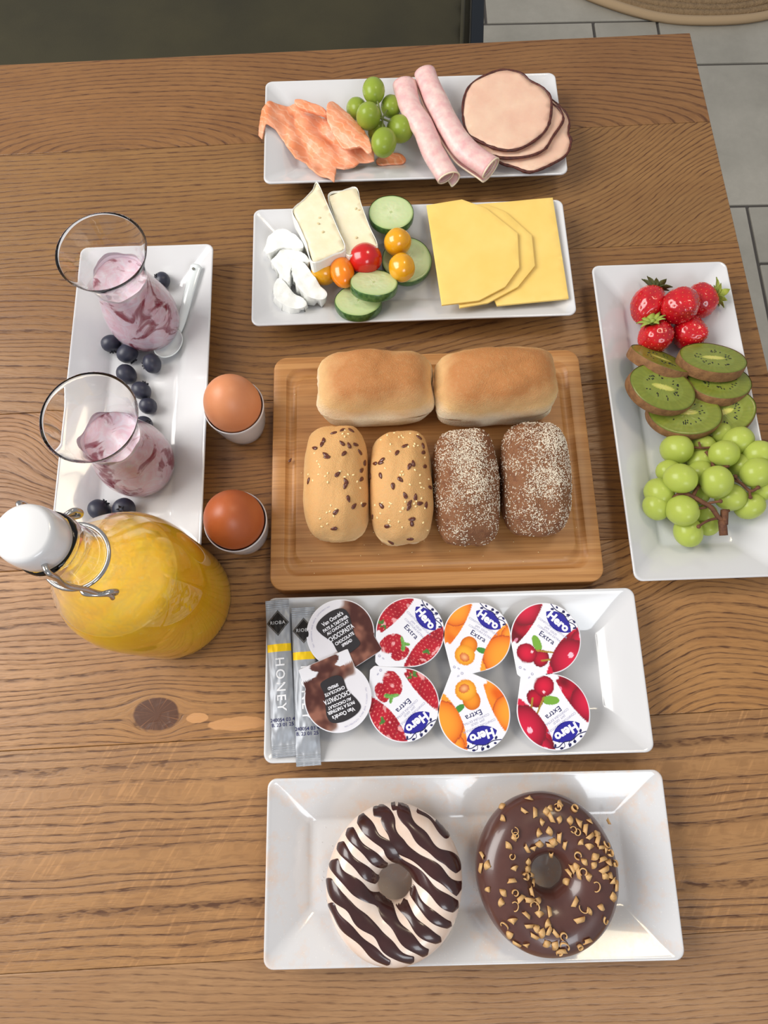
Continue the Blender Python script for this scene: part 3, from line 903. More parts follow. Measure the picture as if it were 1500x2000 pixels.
def loaf(name, label, L, W, Ht, x, y, rz, mat, group, seed, n1=4.2, lean=0.0, dome_e=2.7):
    t_ = thing(name, label, 'bread', (x, y, BT + .0004), (0, 0, rz), group)
    def fn(d):
        e = n1
        k = (abs(d.x) ** e + abs(d.y) ** e) ** (1 / e)
        # horizontal superellipse, domed top, flat base
        hz = abs(d.z)
        e2 = dome_e if d.z > 0 else 5.5
        s = (k ** e2 + hz ** e2) ** (-1 / e2)
        px_, py_, pz = d.x * s, d.y * s, d.z * s
        zz = Ht * (.40 + .60 * pz) if pz > 0 else Ht * .40 * (1 + pz)
        fl = 1 - .07 * max(0, -pz) - .03 * max(0, 1 - abs(zz / Ht - .35) * 2) * 0
        nn_ = mn.noise(Vector((px_ * 1.8, py_ * 1.8, pz * 1.8 + seed * 7))) * .055 + mn.noise(Vector((px_ * 6, py_ * 6, pz * 6 + seed * 3))) * .014
        dome = 1 - .14 * (px_ ** 2 * .6 + py_ ** 2 * .5) if pz > 0 else 1
        return Vector((px_ * L / 2 * (1 + nn_) * fl, py_ * W / 2 * (1 + nn_) * fl + lean * zz, max(0, zz * dome * (1 + nn_ * .8 * (pz > 0)))))
    v, f = sphere_fn(fn, 72, 44)
    me = mesh('crust', v, f)
    obj('crust', me, mat, t_)
    return t_, BVHTree.FromPolygons([Vector(q) for q in v], f)

def surf(bvh, x, y, top=.2):
    h = bvh.ray_cast(Vector((x, y, top)), Vector((0, 0, -1)))
    return (h[0], h[1]) if h[0] is not None else (None, None)

def topxy(px, py, z): p = at(px, py, z); return p.x, p.y
x, y = topxy(733, 752, .052)
l1, bv1 = loaf('bread_roll', 'plain golden wheat roll at the back left of the board', .091, .050, .060, x, y, 0.0, M_BR1, 'plain wheat rolls', 1, 5.0, 0, 3.4)
x, y = topxy(968, 748, .054)
l2, bv2 = loaf('bread_roll', 'plain golden wheat roll at the back right of the board', .094, .052, .063, x, y, .05, M_BR1, 'plain wheat rolls', 2, 5.0, 0, 3.4)
x, y = topxy(655, 938, .045)
l3, bv3 = loaf('seeded_roll', 'pale roll with linseed on top, leftmost of the front row', .0500, .091, .043, x, y, 0.01, M_BR2, 'seeded rolls', 3, 3.6)
x, y = topxy(784, 945, .045)
l4, bv4 = loaf('seeded_roll', 'pale roll with linseed on top, second from the left in the front row', .0480, .089, .044, x, y, 0.0, M_BR2, 'seeded rolls', 4, 3.6)
x, y = topxy(913, 944, .047)
l5, bv5 = loaf('rye_roll', 'dark floury roll next to the seeded rolls, third in the front row', .0500, .091, .046, x, y, 0.0, M_BR3, 'floury dark rolls', 5, 3.4)
x, y = topxy(1049, 929, .047)
l6, bv6 = loaf('rye_roll', 'dark floury roll at the right end of the front row', .0520, .090, .048, x, y, -.03, M_BR3, 'floury dark rolls', 6, 3.4)

M_LIN = food('brown_linseed', srgb(92, 44, 28), .3, 0, coat=.3)
M_LINW = food('pale_sesame', srgb(240, 216, 160), .5, 0)
seed_me = mesh('linseed', *sphere_fn(lambda d: Vector((d.x * .0011 * (1 - .35 * d.y), d.y * .0021, d.z * .0005)), 10, 6)); seed_me.materials.append(M_LIN)
def put_on(o, p, n, spin, lift=0.0):
    q = Vector((0, 0, 1)).rotation_difference(n) @ Matrix.Rotation(spin, 3, 'Z').to_quaternion()
    o.rotation_mode = 'QUATERNION'; o.rotation_quaternion = q
    o.location = p + n * lift
cb = lambda a, b: (510 + a * .4533, 660 + b * .4533)
seeds_l3 = [(313, 402), (350, 388), (388, 385), (270, 435), (262, 455), (230, 468), (350, 455), (380, 462), (408, 452), (278, 505), (285, 518), (358, 502), (330, 592), (365, 620), (362, 640), (375, 694), (398, 720), (440, 705), (320, 748), (308, 810), (200, 603), (430, 600), (432, 560), (445, 520), (425, 480)]
seeds_l4 = [(620, 462), (682, 412), (585, 496), (700, 450), (700, 482), (490, 530), (520, 524), (515, 535), (470, 570), (515, 590), (638, 560), (655, 545), (706, 546), (600, 615), (568, 642), (620, 682), (665, 685), (685, 710), (712, 712), (518, 717), (650, 775), (650, 790), (545, 798), (645, 845), (515, 850), (560, 852), (636, 730), (640, 712), (478, 745), (480, 808), (730, 630)]
def strew(roll, bvh, lst, zt):
    for a, b in lst:
        P = at(*cb(a, b), BT + zt) - roll.location
        p, n = surf(bvh, P.x, P.y)
        if p is None: continue
        o = obj('linseed', seed_me, None, roll); put_on(o, p, n, random.uniform(0, 6.28), .0003); o.scale = (1.35,) * 3
    geo = []
    for _ in range(90):
        x, y = random.uniform(-.021, .021), random.uniform(-.038, .040)
        if nz(x * 60, y * 60, zt * 90 + lst[0][0]) < -.02: continue
        p, n = surf(bvh, x, y)
        if p is None: continue
        geo.append(xf(ell(.0007, .0011, .0004, 7, 5), p.x, p.y, p.z + .0002, random.uniform(0, 3)))
    v, f = join(geo); o = obj('sesame_seed', mesh('sesame_seed', v, f), M_LINW, roll); o['kind'] = 'stuff'
strew(l3, bv3, seeds_l3, .041)
strew(l4, bv4, seeds_l4, .042)
sd = obj('linseed', seed_me, None, None, at(*cb(125, 527), BT + .0008), (0, 0, -.6)); tag(sd, 'single brown linseed fallen on the left rim of the board', 'seed')
M_FLK = food('white_flour_flakes', srgb(236, 226, 206), .8, 0)
def flakes(roll, bvh, n_, seed, focus):
    rnd = random.Random(seed); V, Fc = [], []
    c = 0
    while c < n_:
        x, y = rnd.uniform(-.026, .026), rnd.uniform(-.046, .046)
        d = .26 + .7 * exp(-(((x - focus[0]) / .014) ** 2 + ((y - focus[1]) / .014) ** 2)) + .6 * exp(-(((x - focus[2]) / .013) ** 2 + ((y - focus[3]) / .015) ** 2)) + .5 * nz(x * 90, y * 90, seed)
        c += 1
        if rnd.random() > d: continue
        p, n = surf(bvh, x, y)
        if p is None or n.z < .05: continue
        a = rnd.uniform(0, 6.28); l = rnd.uniform(.0003, .0008); w_ = rnd.uniform(.00015, .0003)
        u = Vector((cos(a), sin(a), 0)); u = (u - n * u.dot(n)).normalized(); v_ = n.cross(u)
        p = p + n * .0001; b = len(V)
        V += [p - u * l - v_ * w_, p + u * l - v_ * w_ * .4, p + u * l * .7 + v_ * w_, p - u * l + v_ * w_ * .7, p + n * (.0002 + rnd.random() * .0004)]
        Fc += [(b, b + 1, b + 4), (b + 1, b + 2, b + 4), (b + 2, b + 3, b + 4), (b + 3, b, b + 4)]
    o = obj('flour_flakes', mesh('flour_flakes', V, Fc, False), M_FLK, roll); o['kind'] = 'stuff'
flakes(l5, bv5, 9500, 5, (-.003, .024, .004, -.002))
flakes(l6, bv6, 9500, 6, (.010, .022, .008, -.006))

# ================================================================== EGGS
M_EGG1 = food('light_brown_eggshell', srgb(214, 142, 98), .45, .15, var=srgb(208, 134, 90), vs=30, bump=(900, .12, .0004))
M_EGG2 = food('dark_brown_eggshell', srgb(180, 94, 48), .42, .15, var=srgb(170, 86, 42), vs=30, bump=(900, .12, .0004))
CPR = [(.0165, 0), (.0175, .0004), (.0182, .002), (.0205, .012), (.0228, .028), (.0236, .0355), (.0240, .0385), (.0238, .0394), (.0234, .0396), (.0229, .0388), (.0226, .034), (.0216, .026), (.016, .016), (.008, .0115), (.001, .0105)]
cup_me = mesh('egg_cup', *lathe(CPR, 64)); cup_me.materials.append(M_PORC)
def egg(px, py, mat, lab1, lab2, tilt):
    P = at(px, py, .0385)
    o = obj('egg_cup', cup_me, None, None, (P.x, P.y, .0002)); tag(o, lab1, 'egg cup', 'white egg cups')
    def fn(d):
        return Vector((d.x * .0222 * (1 - .07 * d.z), d.y * .0222 * (1 - .07 * d.z), d.z * .0275))
    v, f = sphere_fn(fn, 40, 28)
    o = obj('egg', mesh('egg', v, f), mat, None, (P.x, P.y, .0445), tilt); tag(o, lab2, 'egg', 'boiled brown eggs')
egg(457, 794, M_EGG1, 'white egg cup holding the lighter egg, beside the board corner', 'light brown boiled egg, the upper one in the photo', (0, 0, 0))
egg(460, 1018, M_EGG2, 'white egg cup holding the darker egg, nearer the juice bottle', 'dark brown boiled egg, nearer the juice bottle', (.0, 0, 0))

# ================================================================== YOGURT
GZ = 1.10
GPR = [(r_, z_ * 1.10) for r_, z_ in [(.001, .0025), (.022, .0027), (.0262, .0065), (.0280, .013), (.0285, .020), (.0275, .030), (.0250, .040), (.0222, .050), (.0208, .058), (.0210, .065), (.0232, .074), (.0270, .083), (.0315, .0915), (.0330, .0945),
       (.0332, .0948), (.0334, .0945), (.0320, .0911), (.0275, .0826), (.0237, .0736), (.0218, .065), (.0216, .058), (.0231, .050), (.0260, .040), (.0287, .030), (.0297, .020), (.0292, .012), (.0275, .005), (.0245, .0008), (.0235, 0), (.001, .0003)]]
glass_me = mesh('dessert_glass', *lathe([(r_, z_) for r_, z_ in reversed(GPR)], 72)); glass_me.materials.append(M_GLASS)
def yogurt_mat(name, seed, amt):
    t = NT(name)
    co = t.n('ShaderNodeVectorMath', {'operation': 'ADD'}, i0=t.obj(), i1=(seed, seed * 2, 0)).outputs[0]
    n1 = t.noise(co, 42, 4, .55, 1.4); n2 = t.noise(co, 75, 3, .6, 2.0)
    c = t.mix(t.ramp(n2, [(.35, (0, 0, 0, 1)), (.65, (1, 1, 1, 1))]), srgb(250, 236, 246), srgb(242, 206, 220))
    c = t.mix(t.ramp(n1, [(amt, (0, 0, 0, 1)), (amt + .05, (.7, .7, .7, 1)), (amt + .12, (1, 1, 1, 1))]), c, srgb(158, 44, 72))
    t.set(Base_Color=c, Roughness=.4, Subsurface_Weight=.3, Subsurface_Scale=.004)
    t.bump(n1, .3, .001)
    return t.m
M_RES = food('pale_yogurt_smear', srgb(246, 228, 236), .4, .2)
def yog(px, py, lab1, lab2, seed, amt, top, arc):
    P = at(px, py, .0950 * 1.10 + .0068)
    g = obj('dessert_glass', glass_me, None, None, (P.x, P.y, .0069)); tag(g, lab1, 'glass', 'flared dessert glasses')
    inner = [(r_ + .00012, z_ - .0001) for r_, z_ in GPR[1:14] if z_ < top - .002]
    inner.insert(0, (.0005, .0026))
    # interpolate at top
    rt = None
    for (r0, z0), (r1, z1) in zip(GPR[1:14], GPR[2:15]):
        if z0 <= top <= z1: rt = r0 + (r1 - r0) * (top - z0) / (z1 - z0)
    prof = inner + [(rt + .0001, top)]
    prof_t = [(rt * q, top - .0012 + .0016 * q * q) for q in (.92, .75, .55, .35, .15)]
    v, f = lathe(prof + prof_t, 64)
    v2 = []
    for x, y, z in v:
        if z > top - .004 and x * x + y * y < (rt * .95) ** 2:
            z += .0018 * nz(x * 110 + seed, y * 110) + .0008 * sin(atan2(y, x) * 2 + 200 * sqrt(x * x + y * y))
        v2.append((x, y, z))
    o = obj('berry_yogurt', mesh('berry_yogurt', v2, f), yogurt_mat('berry_swirl_yogurt_%d' % seed, seed, amt), None, (P.x, P.y, .0069))
    tag(o, lab2, 'yogurt', 'berry yogurt portions')
    V, Fc = [], []
    zz_ = [(r_, z_) for r_, z_ in GPR[1:14]]
    def rin(z):
        for (r0, z0), (r1, z1) in zip(zz_, zz_[1:]):
            if z0 <= z <= z1: return r0 + (r1 - r0) * (z - z0) / (z1 - z0)
        return zz_[-1][0]
    for k in range(72):
        a = 2 * pi * k / 72
        hgt = .0080 + .012 * nz(cos(a) * 1.4 + seed, sin(a) * 1.4) + .002 * nz(cos(a) * 4, sin(a) * 4, seed)
        for j in range(6):
            z = top - .001 + max(.0012, hgt * .7) * j / 5
            r_ = rin(z) - .0008 * (1 - j / 5) + .0003
            V.append((r_ * cos(a), r_ * sin(a), z))
    Fc = [(k * 6 + j, ((k + 1) % 72) * 6 + j, ((k + 1) % 72) * 6 + j + 1, k * 6 + j + 1) for k in range(72) for j in range(5)]
    obj('residue', mesh('residue', V, Fc), M_RES, o)
yog(197, 489, 'flared dessert glass at the far end of the left plate', 'pink swirled yogurt filling the glass by the spoon', 3, .57, .069, 0)
yog(173, 813, 'flared dessert glass nearer the juice bottle', 'pink and dark red swirled yogurt in the glass nearer the bottle', 11, .53, .065, 1)

# blueberries
def berry_mat():
    t = NT('blueberry_skin')
    co = t.obj()
    c = t.mix(t.ramp(t.noise(co, 160, 4, .6), [(.4, (0, 0, 0, 1)), (.7, (1, 1, 1, 1))]), srgb(34, 34, 46), srgb(62, 66, 86))
    t.set(Base_Color=c, Roughness=.42); return t.m
M_BB = berry_mat(); M_BBC = plain('blueberry_crown', srgb(24, 22, 32), .7)
v, f = ell(1, 1, .88, 26, 16, .04, 5); bb_me = mesh('berry', v, f); bb_me.materials.append(M_BB)
cv = []
for k in range(5):
    a = k * 2 * pi / 5
    cv.append(tube([(.16 * cos(a), .16 * sin(a), .84), (.28 * cos(a), .28 * sin(a), .92), (.38 * cos(a), .38 * sin(a), .93)], [.07, .08, .02], 5))
cv.append(lathe([(.24, .85), (.2, .90), (.05, .84)], 14))
bc_me = mesh('crown', *join(cv)); bc_me.materials.append(M_BBC)
BB = [(316, 548, 17, 'blueberry behind the far yogurt glass near the spoon handle', .6), (217, 671, 19, 'blueberry touching the base of the far yogurt glass, leftmost there', 1.9),
      (249, 690, 21, 'blueberry just below the far yogurt glass, touching another', 2.2), (297, 710, 19.5, 'blueberry nearest the spoon bowl', 1.7), (247, 731, 20.5, 'blueberry near the rim of the lower yogurt glass', 2.0),
      (276, 763, 19.5, 'blueberry in the middle of the chain right of the lower glass rim', 1.5), (289, 793, 17.5, 'smaller blueberry at the lower end of the chain', 1.8), (281, 830, 18, 'blueberry mostly hidden behind the lower glass', .8),
      (194, 996, 22.5, 'blueberry at the front end of the plate, left of two', 1.4), (242, 994, 22, 'blueberry at the front end of the plate, right of two, crown up', .3)]
for px, py, rp, lab, tl_ in BB:
    P = at(px, py, .0155); dep = (P - Vector((0, 0, CAMH))).dot(-CB); r_ = rp * dep / F
    zc = plate_z('yog', P.x, P.y) + r_ * .93
    P = at(px, py, zc)
    t_ = thing('blueberry', lab, 'blueberry', (P.x, P.y, P.z), (-tl_, .3 * sin(px), px), 'blueberries on the left plate')
    o = obj('berry', bb_me, None, t_); o.scale = (r_,) * 3
    o = obj('crown', bc_me, None, t_); o.scale = (r_,) * 3

# spoon
M_SPN = porcelain('pale_blue_white_porcelain', (.74, .79, .79, 1))
spn_pts = [at(384, 517, .0215), at(372, 560, .019), at(356, 622, .0135), at(345, 652, .0105)]
sp0 = at(356, 622, .009)
spoon = thing('dessert_spoon', 'small white porcelain spoon with a hole in its handle, beside the far yogurt glass', 'spoon', sp0)
P = spline(spn_pts, 8); N = len(P); V, Fc = [], []
for i, p in enumerate(P):
    a = P[max(i - 1, 0)]; b = P[min(i + 1, N - 1)]; t_ = (b - a).normalized(); sd_ = t_.cross(Vector((0, 0, 1))).normalized()
    s = i / (N - 1); wd = .0052 - .0016 * s if s < .85 else .0038
    if i == 0: wd = .003
    for q, zz in ((-1, 0), (-.8, .0011), (0, .0014), (.8, .0011), (1, 0), (.6, -.0009), (-.6, -.0009)):
        V.append(p + sd_ * wd * q + Vector((0, 0, zz)) - sp0)
n = 7
for i in range(N - 1):
    for k in range(n): Fc.append((i * n + k, i * n + (k + 1) % n, (i + 1) * n + (k + 1) % n, (i + 1) * n + k))
Fc.append(tuple(reversed(range(n)))); Fc.append(tuple((N - 1) * n + k for k in range(n)))
obj('handle', mesh('handle', V, Fc), M_SPN, spoon)
hp = at(378, 526, .0222) - sp0
v, f = lathe([(.0012, 0), (.0013, .0004), (.0002, .0003)], 16)
obj('hang_hole', mesh('hang_hole', v, f), plain('dark_hole', srgb(120, 120, 112), .6), spoon, hp + Vector((0, 0, .0006)))
bc = at(331, 674, .010)
dirv = (at(331, 674, .01) - at(352, 640, .01)).normalized(); ang = atan2(dirv.y, dirv.x)
prof = [(.0005, .0005), (.006, .0010), (.010, .0028), (.0122, .0058), (.0128, .0064), (.0133, .0060), (.0112, .0022), (.007, -.0002), (.0005, -.0006)]
v, f = lathe(prof, 40, sx=1.12, sy=.92)
obj('bowl', mesh('bowl', v, f), M_SPN, spoon, Vector((bc.x, bc.y, .0082)) - sp0, (0, 0, ang))

# ================================================================== BOTTLE
ZS = .230 / .2052
def zs_(pr, k=1.0): return [(r_ * k, z_ * ZS) for r_, z_ in pr]
BX = at(43, 1040, .230); bpos = Vector((BX.x, BX.y, .0003))
outer = [(.001, .0045), (.030, .0032), (.0405, .0002), (.0440, .0003), (.0470, .003), (.0485, .009), (.0490, .02), (.0490, .075), (.0482, .088), (.0455, .101), (.0405, .113), (.033, .124), (.0255, .133), (.0200, .142), (.0175, .152), (.0166, .165), (.0164, .176), (.0170, .179), (.0170, .185), (.0162, .188), (.0150, .1885)]
innr = [(.0118, .1880), (.0115, .183), (.0118, .165), (.0130, .152), (.0162, .142), (.0222, .132), (.030, .1225), (.0375, .112), (.0428, .100), (.0455, .087), (.0462, .075), (.0462, .012), (.044, .0075), (.038, .0065), (.001, .0085)]
bottle = thing('swing_top_bottle', 'clear swing-top bottle of orange juice standing at the left of the table', 'bottle', bpos)
obj('bottle_glass', mesh('bottle_glass', *lathe(zs_([(r_ * (.935 if z_ < .13 else .97), z_) for r_, z_ in outer + innr]), 96)), glass_mat('bottle_glass', (1, 1, 1, 1)), bottle)
t = NT('orange_juice')
co = t.obj()
n1 = t.noise(co, 26, 4, .6, .8)
c = t.mix(t.ramp(n1, [(.35, (0, 0, 0, 1)), (.62, (1, 1, 1, 1))]), srgb(255, 212, 4), srgb(255, 192, 2))
n2 = t.ramp(t.noise(co, 260, 3, .6), [(.60, (0, 0, 0, 1)), (.72, (1, 1, 1, 1))])
c = t.mix(t.math('MULTIPLY', n2, .5), c, srgb(255, 222, 110))
t.set(Base_Color=c, Roughness=.4, Subsurface_Weight=.0)
M_JUICE = t.m
jl = .109
jp = [(.001, .0090), (.0378, .0071), (.0437, .0080), (.0458, .0122), (.0458, .075), (.0451, .087), (.0424, .100), (.0389, jl - .0006), (.0385, jl), (.030, jl - .0004), (.015, jl - .0002), (.001, jl)]
o = obj('orange_juice', mesh('orange_juice', *lathe(zs_([(r_ * .935 + .00052 * (r_ > .03), z_) for r_, z_ in jp]), 80)), M_JUICE, None, bpos); tag(o, 'bright orange juice filling the swing-top bottle', 'juice')
# pulp film clinging to the inside of the shoulder
def film():
    t = NT('juice_film')
    n1 = t.noise(t.obj(), 55, 4, .7, .6)
    a = t.ramp(n1, [(.45, (.0, .0, .0, 1)), (.78, (.35, .35, .35, 1))])
    t.set(Base_Color=srgb(255, 214, 80), Roughness=.3, Alpha=a)
    return t.m
fp = [(r_ - .0006, z_ - .0002) for r_, z_ in ((.0389, .1095), (.0375, .112), (.030, .1225), (.0222, .132), (.0165, .1415), (.0135, .151))]
v, f = lathe(zs_(fp, .935), 64, False, False)
o = obj('pulp_film', mesh('pulp_film', v, f), film(), bottle)
M_CAP = plain('white_ceramic_stopper', (.74, .74, .74, 1), .22, Coat_Weight=.4, Coat_Roughness=.08)
cap = lathe(zs_([(.0110, .1880), (.0145, .1890), (.0153, .1899), (.0153, .195), (.0149, .2000), (.0142, .2034), (.0132, .2047), (.0118, .2052), (.001, .2052)]), 56)
obj('stopper', mesh('stopper', *cap), M_CAP, bottle)
obj('rubber_gasket', mesh('rubber_gasket', *lathe(zs_([(.0118, .1872), (.0146, .1884), (.0149, .1890), (.0146, .1896), (.0118, .1904)]), 40)), plain('olive_rubber', srgb(120, 110, 50), .6), bottle)
M_WIRE = plain('steel_wire', (.52, .51, .49, 1), .22, Metallic=1.0)
wa = radians(118); wd_ = Vector((cos(wa), sin(wa), 0)); wp = Vector((-sin(wa), cos(wa), 0))
geo = []
ring = [(.0178 * cos(a * pi / 24), .0178 * sin(a * pi / 24), .157 * ZS) for a in range(48)]
obj('wire_collar', mesh('wire_collar', *tube(ring, .0012, 8, True)), M_WIRE, bottle)
for s in (1, -1):
    b = wd_ * s
    hinge = b * .0255
    pts = [b * .0150 + Vector((0, 0, .1965)), b * .0192 + Vector((0, 0, .1960)), b * .0203 + Vector((0, 0, .190)), b * .0212 + wp * .002 + Vector((0, 0, .178)), b * .0226 - wp * .001 * 1 + Vector((0, 0, .166)),
           b * .0240 - wp * .003 + Vector((0, 0, .154)), b * .0250 - wp * .007 + Vector((0, 0, .1475)), b * .0255 - wp * .0095 + Vector((0, 0, .150)), b * .0258 - wp * .008 + Vector((0, 0, .1545)), b * .0252 - wp * .004 + Vector((0, 0, .1552))]
    obj('bail_wire', mesh('bail_wire', *tube(spline([Vector((p.x, p.y, p.z * ZS)) for p in pts], 6), .00145, 10)), M_WIRE, bottle)
    pts = [b * .0175 + wp * .004 + Vector((0, 0, .157)), b * .0215 + wp * .003 + Vector((0, 0, .158)), b * .0245 - wp * .002 + Vector((0, 0, .1565)), b * .026 - wp * .006 + Vector((0, 0, .152)), b * .027 - wp * .0055 + Vector((0, 0, .1475))]
    obj('lever_wire', mesh('lever_wire', *tube(spline([Vector((p.x, p.y, p.z * ZS)) for p in pts], 6), .0013, 10)), M_WIRE, bottle)

# ================================================================== FRUIT PLATE
def straw_mat():
    t = NT('strawberry_skin')
    co = t.obj()
    c = t.mix(t.ramp(t.noise(co, 70, 3), [(.35, (0, 0, 0, 1)), (.65, (1, 1, 1, 1))]), srgb(200, 16, 28), srgb(166, 8, 24))
    t.set(Base_Color=c, Roughness=.2, Subsurface_Weight=.25, Subsurface_Scale=.003, Subsurface_Radius=(1, .2, .1), Coat_Weight=.5, Coat_Roughness=.08)
    return t.m
M_STR = straw_mat()
M_ACH = food('strawberry_achene', srgb(214, 84, 52), .35, 0)
M_CAL = food('strawberry_leaf', srgb(120, 138, 56), .6, .1, var=srgb(158, 172, 70), vs=200)
M_CALD = food('dark_strawberry_leaf', srgb(74, 84, 44), .6, .1)
def strawberry(px, py, z, rw, rl, axis, label, calmat, seed, cal=True, wide=1.0):
    P = at(px, py, z); dep = (P - Vector((0, 0, CAMH))).dot(-CB); k_ = dep / F
    W_, L_ = rw * k_, rl * k_
    t_ = thing('strawberry', label, 'strawberry', P, (0, 0, 0), 'strawberries')
    ax = Vector(axis).normalized()
    q = Vector((0, 0, 1)).rotation_difference(ax)
    t_.rotation_mode = 'QUATERNION'; t_.rotation_quaternion = q
    # seeds on a fibonacci spread
    S = []
    n_ = 130
    for i in range(n_):
        zz = 1 - 2 * (i + .5) / n_; a = i * 2.39996
        S.append(Vector((sqrt(1 - zz * zz) * cos(a), sqrt(1 - zz * zz) * sin(a), zz)))
    from mathutils.kdtree import KDTree
    kd = KDTree(n_)
    for i, s in enumerate(S): kd.insert(s, i)
    kd.balance()
    def base(d):
        # z up = stem end
        zz = d.z
        wf = 1 - .30 * max(0, -zz) ** 1.3 - .10 * max(0, zz) ** 3
        k = 1 + .06 * mn.noise(d * 1.5 + Vector((seed, 0, 0)))
        dip = .16 * exp(-((1 - zz) / .06)) if zz > .5 else 0
        return Vector((d.x * W_ * wf * wide, d.y * W_ * wf, (zz * L_ - (dip * L_)))) * k
    def fn(d):
        p = base(d)
        if d.z > .9: return p
        _, _, ds = kd.find(d)
        return p * (1 - .035 * exp(-(ds / .075) ** 2))
    v, f = sphere_fn(fn, 76, 48)
    obj('flesh', mesh('flesh', v, f), M_STR, t_)
    geo = []
    for s in S:
        if s.z > .88: continue
        p = base(s) * .975
        geo.append(([tuple(p + Vector(u) * 1) for u in ell(.00055, .00055, .0008, 6, 4)[0]], ell(.00055, .00055, .0008, 6, 4)[1]))
    o = obj('achenes', mesh('achenes', *join(geo)), M_ACH, t_); o['kind'] = 'stuff'
    if cal:
        geo = []
        for k in range(9):
            a = k * 2 * pi / 9 + seed; V, Fc = [], []
            ln = W_ * random.uniform(.65, .95); up_ = random.uniform(-.1, .5)
            for i in range(6):
                s = i / 5
                c_ = Vector((cos(a), sin(a), 0)) * (ln * s + .001) + Vector((0, 0, L_ * .86 + ln * (.30 * sin(s * 2.4) + up_ * s * s * .6)))
                w_ = ln * .24 * sin(pi * min(1, .18 + s * .82))
                sdv = Vector((-sin(a), cos(a), 0)) * w_
                V += [c_ - sdv, c_ + Vector((0, 0, .0006)), c_ + sdv]
            for i in range(5):
                for j in range(2): Fc.append((i * 3 + j, i * 3 + j + 1, (i + 1) * 3 + j + 1, (i + 1) * 3 + j))
            geo.append((V, Fc))
        geo.append(tube([(0, 0, L_ * .80), (0, 0, L_ * .98), (.0005, 0, L_ * 1.12)], [.0028, .0020, .0014], 8))
        o = obj('calyx', mesh('calyx', *join(geo)), calmat, t_); solid(o, .0003, 0)
sb = lambda a, b: (1220 + a * .1333, 540 + b * .1333)
x_, y_ = sb(345, 425); strawberry(x_, y_, .021, 34, 42, (.45, .85, .1), 'strawberry at the upper left of the strawberry heap', M_CALD, 1)
x_, y_ = sb(820, 430); strawberry(x_, y_, .034, 36, 38, (-.1, .45, -.55), 'strawberry resting on top in the centre of the heap', M_CALD, 2, False, 1.05)
x_, y_ = sb(1095, 360); strawberry(x_, y_, .0215, 34, 35, (.95, .25, .1), 'strawberry at the upper right, leaves pointing right', M_CAL, 3)
x_, y_ = sb(960, 830); strawberry(x_, y_, .020, 33, 35, (-.5, .45, -.6), 'strawberry at the lower right of the heap, no leaves showing', M_CAL, 4, False)
x_, y_ = sb(460, 880); strawberry(x_, y_, .021, 34, 33, (-.35, .55, .62), 'strawberry at the lower left with a bright green leafy crown facing up', M_CAL, 5)

def kiwi_col(q, a):
    g1, g2, g3 = srgb(134, 142, 54), srgb(112, 124, 42), srgb(96, 106, 38)
    ca = 1 / sqrt((cos(a) / .33) ** 2 + (sin(a) / .12) ** 2)
    if q < ca: return lerp3(srgb(206, 200, 110), srgb(178, 180, 80), (q / ca) ** 3)
    ray = .5 + .5 * sin(a * 30 + nz(q * 8, a * 2) * 2)
    c = lerp3(g1, g2, ray * .5)
    if q < .62: c = lerp3(c, srgb(152, 164, 80), .3)
    if q > .9: c = lerp3(c, g3, (q - .9) / .1)
    return lerp3(c, g3, .4 * (.5 + .5 * nz(q * cos(a) * 4, q * sin(a) * 4, 9)))
M_KIW = attr_mat('kiwi_flesh', .25, Subsurface_Weight=.3, Subsurface_Scale=.004)
M_KSK = food('fuzzy_brown_kiwi_skin', srgb(146, 104, 62), .8, 0, var=srgb(118, 80, 46), vs=180, bump=(600, .6, .001))
M_KSD = plain('black_kiwi_seed', srgb(24, 20, 16), .3)
kz = lambda a, b: (1200 + a * .1867, 670 + b * .1867)
def kiwi(a, b, z, rx, ry, rot, lab, th_=.0085):
    x_, y_ = kz(a, b)
    def pat(t_):
        geo = []
        rnd = random.Random(int(a))
        for k in range(34):
            an = rnd.uniform(0, 6.28); q = rnd.uniform(.36, .55)
            px_, py_ = rx * q * cos(an), ry * q * sin(an)
            for s in (1, -1): geo.append(xf(ell(.0009, .0005, .0003, 6, 4), px_, py_, s * (th_ / 2 + .00005), an))
        o = obj('seeds', mesh('seeds', *join(geo)), M_KSD, t_); o['kind'] = 'stuff'
    disc_slice('kiwi_slice', lab, 'kiwi', x_, y_, z, rx, ry, th_, rot, M_KIW, M_KSK, kiwi_col, 'kiwi slices', pat)
kiwi(1125, 745, .0215, .025, .020, (radians(-2), radians(-20), .2), 'kiwi slice at the lower right of the kiwi pile, beside the grapes')
kiwi(720, 750, .0245, .029, .0215, (radians(-8), radians(-6), -.12), 'kiwi slice half hidden under the large front one')
kiwi(1080, 430, .0245, .0265, .0215, (radians(-20), radians(4), .12), 'kiwi slice tucked under the upper right one')
kiwi(480, 490, .0335, .0285, .0215, (radians(-8), radians(8), -.22), 'large kiwi slice with pale core lying open on the left of the pile')
kiwi(460, 205, .0260, .0265, .020, (radians(-40), radians(6), -.36), 'kiwi slice standing on edge just below the strawberries, left one')
kiwi(1010, 200, .0290, .0280, .020, (radians(-24), radians(3), -.06), 'kiwi slice tilted on edge at the upper right of the pile', .0095)

